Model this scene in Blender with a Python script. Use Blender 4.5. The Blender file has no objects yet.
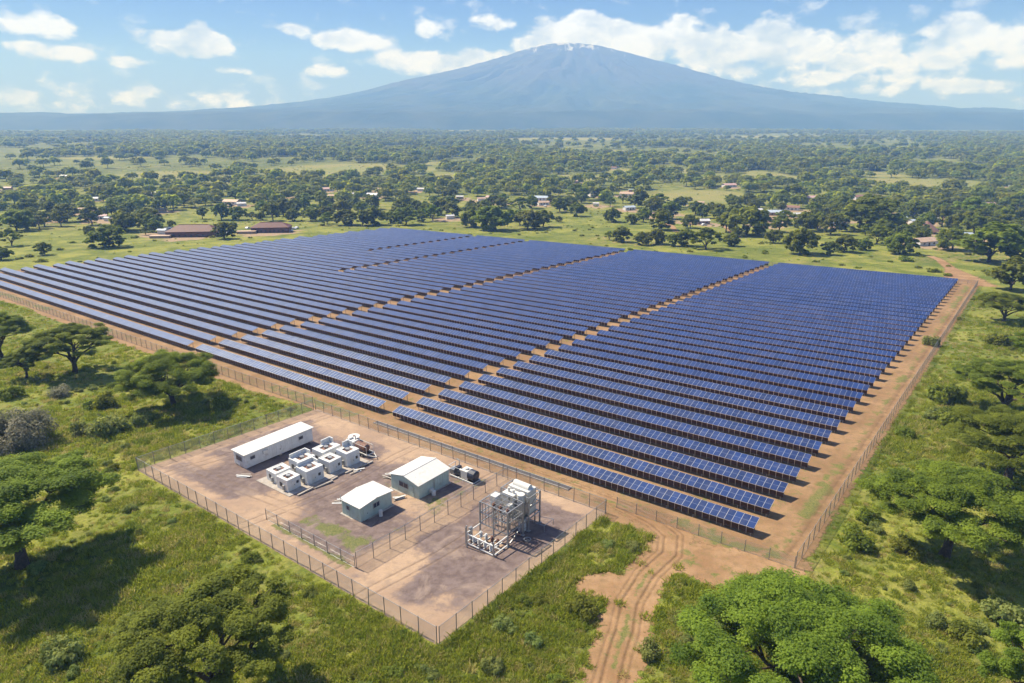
import bpy, math, random
import numpy as np

# ------------------------------------------------------------------ camera, sky, sun, exposure
scene = bpy.context.scene
F_PX, CX, CY = 683.0, 512.0, 341.5
PITCH = math.atan(224.5 / F_PX)
TILT = PITCH - math.atan(185.5 / F_PX)      # the site lies on a 3 degree fall away from the viewpoint
T = math.tan(TILT)
H = 55.0
SUN_AZ = math.radians(148.0)                # direction TOWARDS the sun, from +X
SUN_EL = math.radians(49.0)

cam_data = bpy.data.cameras.new("camera")
cam = bpy.data.objects.new("camera", cam_data)
scene.collection.objects.link(cam)
cam.location = (0, 0, H)
cam.rotation_euler = (math.radians(90) - PITCH, 0, 0)
cam_data.sensor_width = 36.0
cam_data.lens = 36.0 * F_PX / 1024.0
cam_data.clip_start = 1.0
cam_data.clip_end = 120000.0
scene.camera = cam

scene.view_settings.view_transform = 'Standard'
scene.view_settings.look = 'None'
scene.view_settings.exposure = 0.70
scene.view_settings.gamma = 1.0
scene.view_settings.use_curve_mapping = False
cy = scene.cycles
cy.max_bounces = 6
cy.diffuse_bounces = 2
cy.glossy_bounces = 2
cy.transmission_bounces = 2
cy.transparent_max_bounces = 24
cy.volume_bounces = 1
cy.use_denoising = True
cy.caustics_reflective = False
cy.caustics_refractive = False


def pixel_ray(x, y):
    X = (x - CX) / F_PX
    Y = -(y - CY) / F_PX
    return np.array([X, math.cos(PITCH) + Y * math.sin(PITCH), -math.sin(PITCH) + Y * math.cos(PITCH)])


sun_data = bpy.data.lights.new("sun", 'SUN')
sun_data.energy = 5.0
sun_data.angle = math.radians(0.53)
sun_data.color = (1.0, 0.94, 0.84)
sun = bpy.data.objects.new("sun", sun_data)
scene.collection.objects.link(sun)
sun.rotation_euler = (math.radians(90) - SUN_EL, 0, SUN_AZ + math.radians(90))

world = bpy.data.worlds.new("World")
scene.world = world
world.use_nodes = True


class NT:
    """tiny node-tree writer"""
    def __init__(self, tree):
        self.t = tree
        self.t.nodes.clear()

    def n(self, kind, ins=None, **props):
        node = self.t.nodes.new(kind)
        for k, v in props.items():
            setattr(node, k, v)
        if ins:
            for k, v in ins.items():
                self.set(node, k, v)
        return node

    def set(self, node, key, v):
        s = node.inputs[key]
        if isinstance(v, bpy.types.NodeSocket):
            self.t.links.new(v, s)
        elif isinstance(v, bpy.types.Node):
            self.t.links.new(v.outputs[0], s)
        else:
            if hasattr(s.default_value, '__len__') and not hasattr(v, '__len__'):
                v = [v] * len(s.default_value)
            if hasattr(v, '__len__') and len(v) == 3 and len(s.default_value) == 4:
                v = (*v, 1.0)
            s.default_value = v

    def m(self, op, a, b=None, c=None, clamp=False):
        node = self.t.nodes.new('ShaderNodeMath')
        node.operation = op
        node.use_clamp = clamp
        self.set(node, 0, a)
        if b is not None:
            self.set(node, 1, b)
        if c is not None:
            self.set(node, 2, c)
        return node.outputs[0]

    def v(self, op, a, b=None):
        node = self.t.nodes.new('ShaderNodeVectorMath')
        node.operation = op
        self.set(node, 0, a)
        if b is not None:
            self.set(node, 1, b)
        return node.outputs[1] if op == 'LENGTH' else node.outputs[0]

    def mix(self, f, a, b):
        node = self.t.nodes.new('ShaderNodeMix')
        node.data_type = 'RGBA'
        self.set(node, 0, f)
        self.set(node, 6, a)
        self.set(node, 7, b)
        return node.outputs[2]

    def ramp(self, f, lo, hi, a=0.0, b=1.0, smooth=True):
        node = self.t.nodes.new('ShaderNodeMapRange')
        node.interpolation_type = 'SMOOTHSTEP' if smooth else 'LINEAR'
        self.set(node, 0, f)
        node.inputs[1].default_value = lo
        node.inputs[2].default_value = hi
        node.inputs[3].default_value = a
        node.inputs[4].default_value = b
        return node.outputs[0]

    def noise(self, vec, scale, detail=3.0, rough=0.55, dist=0.0):
        node = self.t.nodes.new('ShaderNodeTexNoise')
        self.set(node, 'Vector', vec)
        node.inputs['Scale'].default_value = scale
        node.inputs['Detail'].default_value = detail
        node.inputs['Roughness'].default_value = rough
        node.inputs['Distortion'].default_value = dist
        return node.outputs[0]


def build_world():
    w = NT(world.node_tree)
    sky = w.n('ShaderNodeTexSky', sky_type='NISHITA')
    sky.sun_disc = False
    sky.sun_elevation = SUN_EL
    sky.sun_rotation = math.radians(90) - SUN_AZ
    sky.altitude = 1000.0
    sky.air_density = 1.0
    sky.dust_density = 0.6
    sky.ozone_density = 2.5
    tc = w.n('ShaderNodeTexCoord')
    d = w.v('NORMALIZE', tc.outputs['Generated'])
    sep = w.n('ShaderNodeSeparateXYZ', {0: d})
    az = w.m('ARCTAN2', sep.outputs[0], sep.outputs[1])
    el = w.m('ARCSINE', sep.outputs[2])
    co = w.n('ShaderNodeCombineXYZ', {0: az, 1: el, 2: 0.0}).outputs[0]
    # clouds: each one has its own place (azimuth, elevation) and size in the sky
    clouds = [  # pixel x, y, half width, half height, strength
        (35, 26, 52, 12, 1.0), (30, 46, 26, 6, .8), (60, 54, 38, 7, .85), (185, 42, 52, 12, 1.1), (205, 33, 22, 11, .9), (130, 62, 26, 5, .7),
        (232, 71, 20, 4, .55), (297, 30, 20, 7, .8), (345, 40, 42, 9, 1.0), (330, 71, 24, 6, .7), (425, 29, 17, 7, .8),
        (492, 23, 22, 7, .8), (440, 62, 62, 11, 1.15), (480, 56, 32, 9, 1.0), (60, 93, 110, 14, .42), (250, 103, 120, 10, .3),
        (585, 38, 60, 20, 2.0), (552, 42, 40, 12, 1.4), (612, 48, 40, 15, 1.5), (662, 40, 40, 17, 1.2), (672, 26, 24, 12, 1.0), (715, 50, 62, 20, 1.2), (765, 32, 34, 16, 1.25),
        (790, 50, 46, 20, 1.2), (750, 68, 60, 10, .6), (820, 76, 50, 8, .6), (860, 62, 56, 12, 1.0),
        (880, 45, 50, 12, 1.0), (965, 38, 46, 19, 1.3), (940, 60, 90, 14, .8), (1015, 48, 46, 22, 1.2), (870, 92, 46, 6, .6),
        (985, 85, 60, 8, .75), (1100, 45, 80, 20, 1.0), (-90, 40, 70, 16, 1.0), (1090, 88, 60, 8, .7), (900, 78, 40, 6, .6),
    ]
    acc = None
    for (x, y, rx, ry, s) in clouds:
        r = pixel_ray(x, y)
        a0 = math.atan2(r[0], r[1])
        e0 = math.atan2(r[2], math.hypot(r[0], r[1]))
        k = 1 + ((x - CX) / F_PX) ** 2
        ra, re = rx / F_PX / k * 1.15, ry / F_PX / math.sqrt(k) * 1.25
        dv = w.v('MULTIPLY', w.v('SUBTRACT', co, (a0, e0, 0)), (1 / ra, 1 / re, 0))
        ln = w.v('LENGTH', dv)
        val = w.m('MULTIPLY_ADD', ln, -s, s)
        acc = val if acc is None else w.m('SMOOTH_MAX', acc, val, 0.25)
    # behind and above the picture: ordinary scattered cumulus
    stretched = w.v('MULTIPLY', co, (1.0, 2.3, 1.0))
    far = w.noise(stretched, 3.2, 2)
    up = w.ramp(el, 0.24, 0.4)
    acc = w.m('MAXIMUM', acc, w.m('MULTIPLY', w.m('SUBTRACT', far, 0.52), w.m('MULTIPLY', up, 5.0)))
    stretched = w.v('MULTIPLY', co, (1.0, 1.55, 1.0))
    wob = w.n('ShaderNodeTexNoise', {'Vector': stretched, 'Scale': 40.0, 'Detail': 3.0})
    warped = w.v('ADD', stretched, w.v('MULTIPLY', w.v('SUBTRACT', wob.outputs['Color'], (.5, .5, .5)), (0.03, 0.03, 0.0)))

    vo = w.n('ShaderNodeTexVoronoi', {'Vector': warped, 'Scale': 30.0}, feature='F1', voronoi_dimensions='2D')
    v1 = w.m('SUBTRACT', 0.5, vo.outputs['Distance'])
    n_a = w.noise(warped, 13.0, 8, 0.6)
    n_b = w.noise(w.v('ADD', warped, (-0.008, 0.014, 0.0)), 13.0, 5, 0.6)
    big = w.m('ADD', w.m('MULTIPLY', v1, 0.55), w.m('MULTIPLY', w.m('SUBTRACT', n_a, 0.5), 2.3))
    big = w.m('ADD', big, 0.12)
    body = w.noise(stretched, 7.0, 3, 0.5)
    body2 = w.noise(w.v('ADD', stretched, (-0.01, 0.035, 0.0)), 7.0, 3, 0.5)
    fine = w.noise(stretched, 110.0, 5, 0.6)
    dens = w.m('ADD', w.m('MINIMUM', w.m('SUBTRACT', acc, 0.06), 0.74), big)
    dens = w.m('ADD', dens, w.m('MULTIPLY', w.m('SUBTRACT', fine, 0.5), 0.3))
    alpha = w.ramp(dens, 0.16, 0.62)
    alpha = w.m('MULTIPLY', alpha, w.ramp(acc, -0.18, 0.18))
    thick = w.ramp(dens, 0.45, 1.3)
    # cloud lighting painted as colour: thick bases greyer, tops towards the sun lighter
    rel = w.m('ADD', w.m('MULTIPLY', w.m('SUBTRACT', n_a, n_b), 4.0), w.m('MULTIPLY', w.m('SUBTRACT', body, body2), 4.2))
    lit = w.m('ADD', w.m('SUBTRACT', 0.82, w.m('MULTIPLY', thick, 0.34)), rel, clamp=True)
    ccol = w.mix(lit, (3.7, 4.6, 6.6), (8.2, 9.1, 11.8))
    haze_band = w.m('MULTIPLY', w.ramp(el, 0.10, 0.0), 0.5)
    base = w.mix(haze_band, sky.outputs[0], (7.6, 8.0, 8.6))
    grade = w.n('ShaderNodeMix', data_type='RGBA', blend_type='MULTIPLY')
    w.set(grade, 0, 1.0)
    w.set(grade, 6, base)
    w.set(grade, 7, (0.31, 0.425, 0.81))
    col = w.mix(w.m('MULTIPLY', alpha, 0.93), grade.outputs[2], ccol)
    bg = w.n('ShaderNodeBackground', {0: col, 1: 0.08})
    w.n('ShaderNodeOutputWorld', {0: bg.outputs[0]})


build_world()
world.cycles.sampling_method = 'MANUAL'
world.cycles.sample_map_resolution = 512

# ------------------------------------------------------------------ ground geometry helpers
TH = math.radians(-37.8)
U = np.array([math.cos(TH), math.sin(TH)])
V = np.array([-math.sin(TH), math.cos(TH)])


def _site(x, y):
    d = pixel_ray(x, y)
    s = H / (-d[2] - T * d[1])
    return (d * s)[:2]


O = _site(755, 536)
Y0, Y1 = 545.0, 800.0


def gz(y):
    """ground height: the 3 degree fall, easing out to the level plain"""
    y = np.maximum(np.asarray(y, float), -150.0)
    k = np.clip((y - Y0) / (Y1 - Y0), 0, 1)
    return -T * (np.minimum(y, Y0) + (Y1 - Y0) * (k - k * k / 2))


def pt(x, y, h=0.0):
    """world point on the ground (plus h) seen at a pixel"""
    d = pixel_ray(x, y)
    lo, hi = 1.0, 60000.0
    for _ in range(60):
        mid = (lo + hi) / 2
        if H + d[2] * mid > float(gz(d[1] * mid)) + h:
            lo = mid
        else:
            hi = mid
    p = d * lo
    return np.array([p[0], p[1], float(gz(p[1]))])


def uvw(u, v, h=0.0):
    w = O + u * U + v * V
    return (float(w[0]), float(w[1]), float(-T * w[1] + h))


def to_uv(x, y):
    qx, qy = x - O[0], y - O[1]
    return qx * U[0] + qy * U[1], qx * V[0] + qy * V[1]


def fbm(x, y, scale, seed=0, octaves=4):
    """value noise, -1..1, for numpy arrays"""
    out = np.zeros_like(x, dtype=float)
    amp, tot = 1.0, 0.0
    for o in range(octaves):
        xs, ys = x / scale + 17.3 * seed + 5.1 * o, y / scale - 9.7 * seed + 3.3 * o
        xi, yi = np.floor(xs), np.floor(ys)
        fx, fy = xs - xi, ys - yi
        fx, fy = fx * fx * (3 - 2 * fx), fy * fy * (3 - 2 * fy)

        def hsh(a, b):
            s = np.sin(a * 127.1 + b * 311.7 + seed * 74.7 + o * 13.1) * 43758.5453
            return (s - np.floor(s)) * 2 - 1
        n = (hsh(xi, yi) * (1 - fx) + hsh(xi + 1, yi) * fx) * (1 - fy) + (hsh(xi, yi + 1) * (1 - fx) + hsh(xi + 1, yi + 1) * fx) * fy
        out += n * amp
        tot += amp
        amp *= 0.5
        scale *= 0.5
    return out / tot


# ------------------------------------------------------------------ object helpers
COL = scene.collection


def mesh_np(name, verts, faces, mats, mat_idx=None, attrs=None, smooth=False):
    """verts (n,3); faces: (m,k) array or list of index tuples"""
    me = bpy.data.meshes.new(name)
    verts = np.asarray(verts, np.float32)
    if isinstance(faces, np.ndarray):
        k = faces.shape[1]
        m = len(faces)
        me.vertices.add(len(verts))
        me.vertices.foreach_set('co', verts.ravel())
        me.loops.add(m * k)
        me.loops.foreach_set('vertex_index', faces.astype(np.int32).ravel())
        me.polygons.add(m)
        me.polygons.foreach_set('loop_start', np.arange(0, m * k, k, dtype=np.int32))
        me.polygons.foreach_set('loop_total', np.full(m, k, np.int32))
        me.update(calc_edges=True)
    else:
        me.from_pydata([tuple(map(float, v)) for v in verts], [], faces)
    for m_ in mats if isinstance(mats, (list, tuple)) else [mats]:
        me.materials.append(m_)
    if mat_idx is not None:
        me.polygons.foreach_set('material_index', np.asarray(mat_idx, np.int32))
    if attrs:
        for an, (dom, data) in attrs.items():
            data = np.asarray(data, np.float32)
            if data.ndim == 1:
                a = me.attributes.new(an, 'FLOAT', dom)
                a.data.foreach_set('value', data)
            else:
                a = me.attributes.new(an, 'FLOAT_VECTOR', dom)
                a.data.foreach_set('vector', data.ravel())
    if smooth:
        me.polygons.foreach_set('use_smooth', np.ones(len(me.polygons), bool))
    me.update()
    return me


def link(name, me, parent=None, loc=None, rot=None, scale=None):
    o = bpy.data.objects.new(name, me)
    COL.objects.link(o)
    if parent is not None:
        o.parent = parent
    if loc is not None:
        o.location = [float(c) for c in loc]
    if rot is not None:
        o.rotation_euler = rot
    if scale is not None:
        o.scale = scale
    return o


def tag(o, label=None, cat=None, group=None, kind=None):
    if label:
        o['label'] = label
    if cat:
        o['category'] = cat
    if group:
        o['group'] = group
    if kind:
        o['kind'] = kind
    return o


def thing(name, label, cat, loc=(0, 0, 0), rot=(0, 0, 0), group=None):
    o = link(name, None, None, loc, rot)
    o.empty_display_size = 0.5
    return tag(o, label, cat, group)


def copy_tree(o, parent=None, loc=None, rot=None, scale=None, label=None, group=None):
    c = o.copy()
    COL.objects.link(c)
    if parent is not None:
        c.parent = parent
    if loc is not None:
        c.location = [float(v) for v in loc]
    if rot is not None:
        c.rotation_euler = rot
    if scale is not None:
        c.scale = scale
    if label:
        c['label'] = label
    if group:
        c['group'] = group
    for ch in list(o.children):
        copy_tree(ch, c)
    return c


class MB:
    """collects boxes, bars and tubes into one mesh"""
    def __init__(self):
        self.v, self.f, self.m = [], [], []

    def add(self, verts, faces, mi=0):
        b = len(self.v)
        self.v += [tuple(map(float, p)) for p in verts]
        self.f += [tuple(b + i for i in f) for f in faces]
        self.m += [mi] * len(faces)

    def box(self, x0, x1, y0, y1, z0, z1, mi=0):
        self.add([(x0, y0, z0), (x1, y0, z0), (x1, y1, z0), (x0, y1, z0), (x0, y0, z1), (x1, y0, z1), (x1, y1, z1), (x0, y1, z1)],
                 [(0, 3, 2, 1), (4, 5, 6, 7), (0, 1, 5, 4), (1, 2, 6, 5), (2, 3, 7, 6), (3, 0, 4, 7)], mi)
        return self

    def bar(self, a, b, w=0.1, h=None, mi=0):
        a, b = np.array(a, float), np.array(b, float)
        h = h or w
        d = b - a
        d /= max(np.linalg.norm(d), 1e-9)
        s = np.cross(d, (0, 0, 1))
        if np.linalg.norm(s) < 1e-3:
            s = np.array((1.0, 0, 0))
        s /= np.linalg.norm(s)
        t = np.cross(s, d)
        s, t = s * w / 2, t * h / 2
        P = [a - s - t, a + s - t, a + s + t, a - s + t, b - s - t, b + s - t, b + s + t, b - s + t]
        self.add(P, [(0, 3, 2, 1), (4, 5, 6, 7), (0, 1, 5, 4), (1, 2, 6, 5), (2, 3, 7, 6), (3, 0, 4, 7)], mi)
        return self

    def tube(self, a, b, r0, r1=None, n=10, mi=0, cap=True):
        a, b = np.array(a, float), np.array(b, float)
        r1 = r0 if r1 is None else r1
        d = b - a
        d /= max(np.linalg.norm(d), 1e-9)
        s = np.cross(d, (0, 0, 1))
        if np.linalg.norm(s) < 1e-3:
            s = np.array((1.0, 0, 0))
        s /= np.linalg.norm(s)
        t = np.cross(s, d)
        P = []
        for c, r in ((a, r0), (b, r1)):
            for i in range(n):
                q = 2 * math.pi * i / n
                P.append(c + s * r * math.cos(q) + t * r * math.sin(q))
        Fc = [(i, (i + 1) % n, n + (i + 1) % n, n + i) for i in range(n)]
        if cap:
            Fc += [tuple(range(n - 1, -1, -1)), tuple(range(n, 2 * n))]
        self.add(P, Fc, mi)
        return self

    def mesh(self, name, mats, bevel=0.0, smooth=False):
        me = mesh_np(name, self.v, self.f, mats, self.m)
        if bevel:
            import bmesh
            bm = bmesh.new()
            bm.from_mesh(me)
            bmesh.ops.bevel(bm, geom=list(bm.edges), offset=bevel, segments=1, affect='EDGES', clamp_overlap=True)
            bm.to_mesh(me)
            bm.free()
        if smooth:
            me.polygons.foreach_set('use_smooth', np.ones(len(me.polygons), bool))
        return me

    def build(self, name, mats, parent=None, bevel=0.0, **k):
        return link(name, self.mesh(name, mats, bevel), parent, **k)


# ------------------------------------------------------------------ materials
def new_mat(name):
    m = bpy.data.materials.new(name)
    m.use_nodes = True
    return m, NT(m.node_tree)


def simple(name, col, rough=0.7, metal=0.0, var=0.12, scale=1.5, dirt=None, bump=0.0):
    m, w = new_mat(name)
    tc = w.n('ShaderNodeTexCoord')
    n = w.noise(tc.outputs['Object'], scale, 5, 0.6)
    lo = tuple(c * (1 - var) for c in col)
    hi = tuple(min(1, c * (1 + var)) for c in col)
    c = w.mix(w.ramp(n, 0.3, 0.7), lo, hi)
    if dirt:
        n2 = w.noise(tc.outputs['Object'], scale * 0.6 + 0.3, 7, 0.7, 0.5)
        c = w.mix(w.ramp(n2, 0.5, 0.75, 0, 0.65), c, dirt)
    oi = w.n('ShaderNodeObjectInfo')
    b = w.n('ShaderNodeBsdfPrincipled', {'Base Color': c, 'Roughness': rough, 'Metallic': metal})
    if bump:
        bp = w.n('ShaderNodeBump', {'Height': w.noise(tc.outputs['Object'], scale * 6, 4), 'Strength': bump, 'Distance': 0.05})
        w.set(b, 'Normal', bp.outputs[0])
    w.n('ShaderNodeOutputMaterial', {0: b.outputs[0]})
    return m


def ground_material():
    m, w = new_mat("grassland")
    geo = w.n('ShaderNodeNewGeometry')
    P = geo.outputs['Position']
    n_big = w.noise(P, 0.012, 4, 0.55, 0.3)
    n_mid = w.noise(P, 0.06, 5, 0.6, 0.6)
    n_small = w.noise(P, 0.35, 5, 0.65)
    n_fine = w.noise(P, 1.6, 4, 0.7)
    lush, yellow = (0.115, 0.155, 0.018), (0.300, 0.300, 0.055)
    c = w.mix(w.ramp(n_mid, 0.36, 0.64), lush, yellow)
    c = w.mix(w.ramp(n_small, 0.42, 0.72, 0, 0.75), c, (0.260, 0.235, 0.070))
    c = w.mix(w.ramp(n_fine, 0.4, 0.68, 0, 0.45), c, (0.035, 0.062, 0.010))
    n_wide = w.noise(w.v('MULTIPLY', P, (1.0, 0.7, 1.0)), 0.03, 7, 0.7, 0.8)
    c = w.mix(w.ramp(n_wide, 0.46, 0.6, 0, 0.5), c, (0.080, 0.115, 0.018))
    bare = w.m('MULTIPLY', w.ramp(n_big, 0.5, 0.66), w.ramp(n_small, 0.47, 0.64))
    c = w.mix(w.m('MULTIPLY', bare, 0.8), c, (0.33, 0.23, 0.12))
    # dry golden fields (attribute) and the far wooded floor (attribute)
    clear = w.n('ShaderNodeAttribute', attribute_name='clear').outputs['Fac']
    wood = w.n('ShaderNodeAttribute', attribute_name='wood').outputs['Fac']
    nf = w.noise(P, 0.02, 5, 0.65)
    gold = w.mix(w.ramp(nf, 0.35, 0.65), (0.27, 0.24, 0.085), (0.20, 0.215, 0.06))
    c = w.mix(w.m('MULTIPLY', clear, w.ramp(nf, 0.25, 0.45)), c, gold)
    sc = w.v('MULTIPLY', P, (1.0, 0.55, 1.0))
    far_n = w.noise(sc, 0.012, 8, 0.72)
    wcol = w.mix(w.ramp(far_n, 0.44, 0.60), (0.045, 0.070, 0.020), (0.17, 0.18, 0.055))
    c = w.mix(wood, c, wcol)
    yards = w.n('ShaderNodeAttribute', attribute_name='yards').outputs['Fac']
    yk = w.m('ADD', yards, w.m('MULTIPLY', w.m('SUBTRACT', w.noise(P, 0.09, 5, 0.65), 0.5), 1.4))
    c = w.mix(w.m('MULTIPLY', w.ramp(yk, 0.45, 0.7), w.ramp(yards, 0.02, 0.2)), c, (0.33, 0.24, 0.15))
    b = w.n('ShaderNodeBsdfPrincipled', {'Base Color': c, 'Roughness': 0.95, 'Specular IOR Level': 0.15})
    h = w.m('ADD', w.m('MULTIPLY', n_small, 1.0), w.m('MULTIPLY', n_fine, 0.35))
    bp = w.n('ShaderNodeBump', {'Height': h, 'Strength': 0.8, 'Distance': 0.9})
    w.set(b, 'Normal', bp.outputs[0])
    w.n('ShaderNodeOutputMaterial', {0: b.outputs[0]})
    return m


def dirt_material(name, cols, grassy=0.0, gravel=False, edge=0.35):
    """earth with an uneven edge: attribute 'm' is 1 inside and falls to 0 at the rim"""
    m, w = new_mat(name)
    geo = w.n('ShaderNodeNewGeometry')
    P = geo.outputs['Position']
    n1 = w.noise(P, 0.10, 5, 0.6, 0.4)
    n2 = w.noise(P, 0.7, 6, 0.68)
    n3 = w.noise(P, 4.0, 4, 0.7)
    c = w.mix(w.ramp(n1, 0.36, 0.64), cols[0], cols[1])
    c = w.mix(w.ramp(n2, 0.42, 0.68, 0, 0.6), c, cols[2])
    c = w.mix(w.ramp(n3, 0.5, 0.75, 0, 0.35), c, tuple(k * 0.55 for k in cols[0]))
    if gravel:
        g = w.n('ShaderNodeAttribute', attribute_name='gravel').outputs['Fac']
        gg = w.m('ADD', g, w.m('MULTIPLY', w.m('SUBTRACT', n2, 0.5), 1.3))
        gcol = w.mix(w.ramp(n2, 0.35, 0.65), (0.135, 0.098, 0.090), (0.205, 0.155, 0.142))
        gcol = w.mix(w.ramp(w.noise(P, 0.22, 6, 0.7, 0.8), 0.48, 0.68, 0, 0.65), gcol, (0.33, 0.25, 0.20))
        gcol = w.mix(w.ramp(w.noise(P, 9.0, 3, 0.7), 0.5, 0.7, 0, 0.4), gcol, (0.09, 0.07, 0.065))
        c = w.mix(w.ramp(gg, 0.12, 0.66), c, gcol)
    gr = w.n('ShaderNodeAttribute', attribute_name='grassy').outputs['Fac']
    k = w.m('ADD', gr, w.m('MULTIPLY', w.m('SUBTRACT', w.noise(P, 0.45, 6, 0.7, 0.5), 0.5), 2.2))
    gc = w.mix(w.ramp(n3, 0.35, 0.65), (0.085, 0.115, 0.025), (0.19, 0.19, 0.06))
    c = w.mix(w.ramp(k, 0.45, 0.75, 0, 0.85), c, gc)
    rut = w.n('ShaderNodeAttribute', attribute_name='rut').outputs['Fac']
    rr = w.m('MULTIPLY', rut, w.ramp(w.noise(P, 0.5, 4, 0.6), 0.3, 0.6))
    c = w.mix(w.m('MULTIPLY', rr, 0.75), c, tuple(k_ * 0.55 for k_ in cols[0]))
    b = w.n('ShaderNodeBsdfPrincipled', {'Base Color': c, 'Roughness': 0.95, 'Specular IOR Level': 0.2})
    hh = w.m('SUBTRACT', w.m('ADD', n2, w.m('MULTIPLY', n3, 0.4)), w.m('MULTIPLY', rut, 0.8))
    bp = w.n('ShaderNodeBump', {'Height': hh, 'Strength': 0.6, 'Distance': 0.25})
    w.set(b, 'Normal', bp.outputs[0])
    mm = w.n('ShaderNodeAttribute', attribute_name='m').outputs['Fac']
    rag = w.m('ADD', mm, w.m('MULTIPLY', w.m('SUBTRACT', w.noise(P, 0.8, 6, 0.7, 0.3), 0.5), edge * 4))
    a = w.ramp(rag, 0.42, 0.6)
    tr = w.n('ShaderNodeBsdfTransparent')
    mx = w.n('ShaderNodeMixShader', {0: a, 1: tr.outputs[0], 2: b.outputs[0]})
    w.n('ShaderNodeOutputMaterial', {0: mx.outputs[0]})
    return m


def leaf_material(name, dark, light, trans=0.3):
    m, w = new_mat(name)
    s = w.n('ShaderNodeAttribute', attribute_name='tone').outputs['Fac']
    oi = w.n('ShaderNodeObjectInfo')
    c = w.mix(s, dark, light)
    hsv = w.n('ShaderNodeHueSaturation', {'Color': c,
              'Hue': w.ramp(oi.outputs['Random'], 0, 1, 0.482, 0.515, False),
              'Value': w.ramp(oi.outputs['Random'], 0, 1, 0.88, 1.14, False), 'Saturation': 0.98})
    b = w.n('ShaderNodeBsdfPrincipled', {'Base Color': hsv.outputs[0], 'Roughness': 0.75, 'Specular IOR Level': 0.25})
    # light that comes through a leaf is brighter and yellower than light off its face
    th_ = w.n('ShaderNodeHueSaturation', {'Color': hsv.outputs[0], 'Hue': 0.485, 'Saturation': 1.05, 'Value': 1.7})
    t = w.n('ShaderNodeBsdfTranslucent', {0: th_.outputs[0]})
    mx = w.n('ShaderNodeMixShader', {0: trans, 1: b.outputs[0], 2: t.outputs[0]})
    w.n('ShaderNodeOutputMaterial', {0: mx.outputs[0]})
    return m


M = {}
M['ground'] = ground_material()
M['site'] = dirt_material("site_earth", [(0.245, 0.145, 0.075), (0.34, 0.210, 0.112), (0.20, 0.145, 0.068)], edge=0.25)
M['track'] = dirt_material("track_earth", [(0.27, 0.155, 0.078), (0.38, 0.240, 0.130), (0.21, 0.140, 0.068)], edge=0.6)
M['yard'] = dirt_material("yard_earth", [(0.34, 0.235, 0.165), (0.44, 0.310, 0.210), (0.28, 0.205, 0.150)], gravel=True, edge=0.12)
M['leaf'] = leaf_material("leaf_green", (0.078, 0.125, 0.012), (0.275, 0.345, 0.034), 0.52)
M['leaf_mid'] = leaf_material("leaf_mid_green", (0.085, 0.122, 0.013), (0.280, 0.320, 0.042), 0.55)
M['leaf_pale'] = leaf_material("leaf_pale_green", (0.10, 0.145, 0.028), (0.29, 0.33, 0.09), .45)
M['leaf_grey'] = leaf_material("leaf_grey_green", (0.13, 0.15, 0.075), (0.38, 0.36, 0.25), .4)
def grass_material():
    m, w = new_mat("grass_blade")
    s_ = w.n('ShaderNodeAttribute', attribute_name='tone').outputs['Fac']
    r_ = w.n('ShaderNodeObjectInfo').outputs['Random']
    c = w.mix(s_, (0.180, 0.240, 0.020), (0.490, 0.500, 0.065))
    c = w.mix(w.ramp(r_, 0.70, 0.95, 0, 0.85), c, (0.520, 0.430, 0.170))
    c = w.mix(w.ramp(r_, 0.25, 0.05, 0, 0.55), c, (0.110, 0.190, 0.025))
    b = w.n('ShaderNodeBsdfPrincipled', {'Base Color': c, 'Roughness': 0.75, 'Specular IOR Level': 0.25})
    t = w.n('ShaderNodeBsdfTranslucent', {0: c})
    w.n('ShaderNodeOutputMaterial', {0: w.n('ShaderNodeMixShader', {0: 0.5, 1: b.outputs[0], 2: t.outputs[0]}).outputs[0]})
    return m


M['grass'] = grass_material()
M['bark'] = simple("bark", (0.075, 0.052, 0.036), 0.95, var=0.4, scale=3, bump=0.6)
M['white'] = simple("white_painted_metal", (0.66, 0.645, 0.61), 0.5, var=0.06, scale=0.7, dirt=(0.46, 0.38, 0.30))
M['white_wall'] = simple("white_wall_paint", (0.66, 0.67, 0.67), 0.6, var=0.08, scale=0.9, dirt=(0.36, 0.29, 0.24))
M['green_wall'] = simple("pale_green_wall", (0.44, 0.55, 0.50), 0.6, var=0.06, scale=1.0, dirt=(0.33, 0.36, 0.30))
M['grey_steel'] = simple("galvanised_steel", (0.36, 0.37, 0.38), 0.45, 0.6, var=0.2, scale=3)
M['post'] = simple("fence_post_steel", (0.20, 0.20, 0.20), 0.6, 0.3, var=0.2, scale=3)
M['rack'] = simple("rack_steel", (0.30, 0.30, 0.31), 0.5, 0.4, var=0.15, scale=2)
M['dark'] = simple("dark_recess", (0.03, 0.032, 0.036), 0.4, var=0.3)
M['glass'] = simple("window_glass", (0.04, 0.05, 0.07), 0.12, var=0.2)
M['black_tank'] = simple("dark_blue_tank_paint", (0.035, 0.040, 0.060), 0.35, var=0.2)
M['rust'] = simple("rust_brown_tank", (0.17, 0.075, 0.05), 0.7, var=0.3, dirt=(0.30, 0.26, 0.24))
M['concrete'] = simple("concrete", (0.38, 0.34, 0.30), 0.9, var=0.15, scale=1.2, dirt=(0.30, 0.20, 0.13), bump=0.3)
M['drain'] = simple("dark_drain_concrete", (0.075, 0.072, 0.078), 0.8, var=0.25, scale=0.8)
M['brown_wall'] = simple("brown_brick_wall", (0.16, 0.085, 0.065), 0.9, var=0.2)
M['tan_wall'] = simple("earth_wall", (0.36, 0.26, 0.18), 0.9, var=0.2)
M['tyre'] = simple("tyre_rubber", (0.02, 0.02, 0.02), 0.8)


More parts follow.
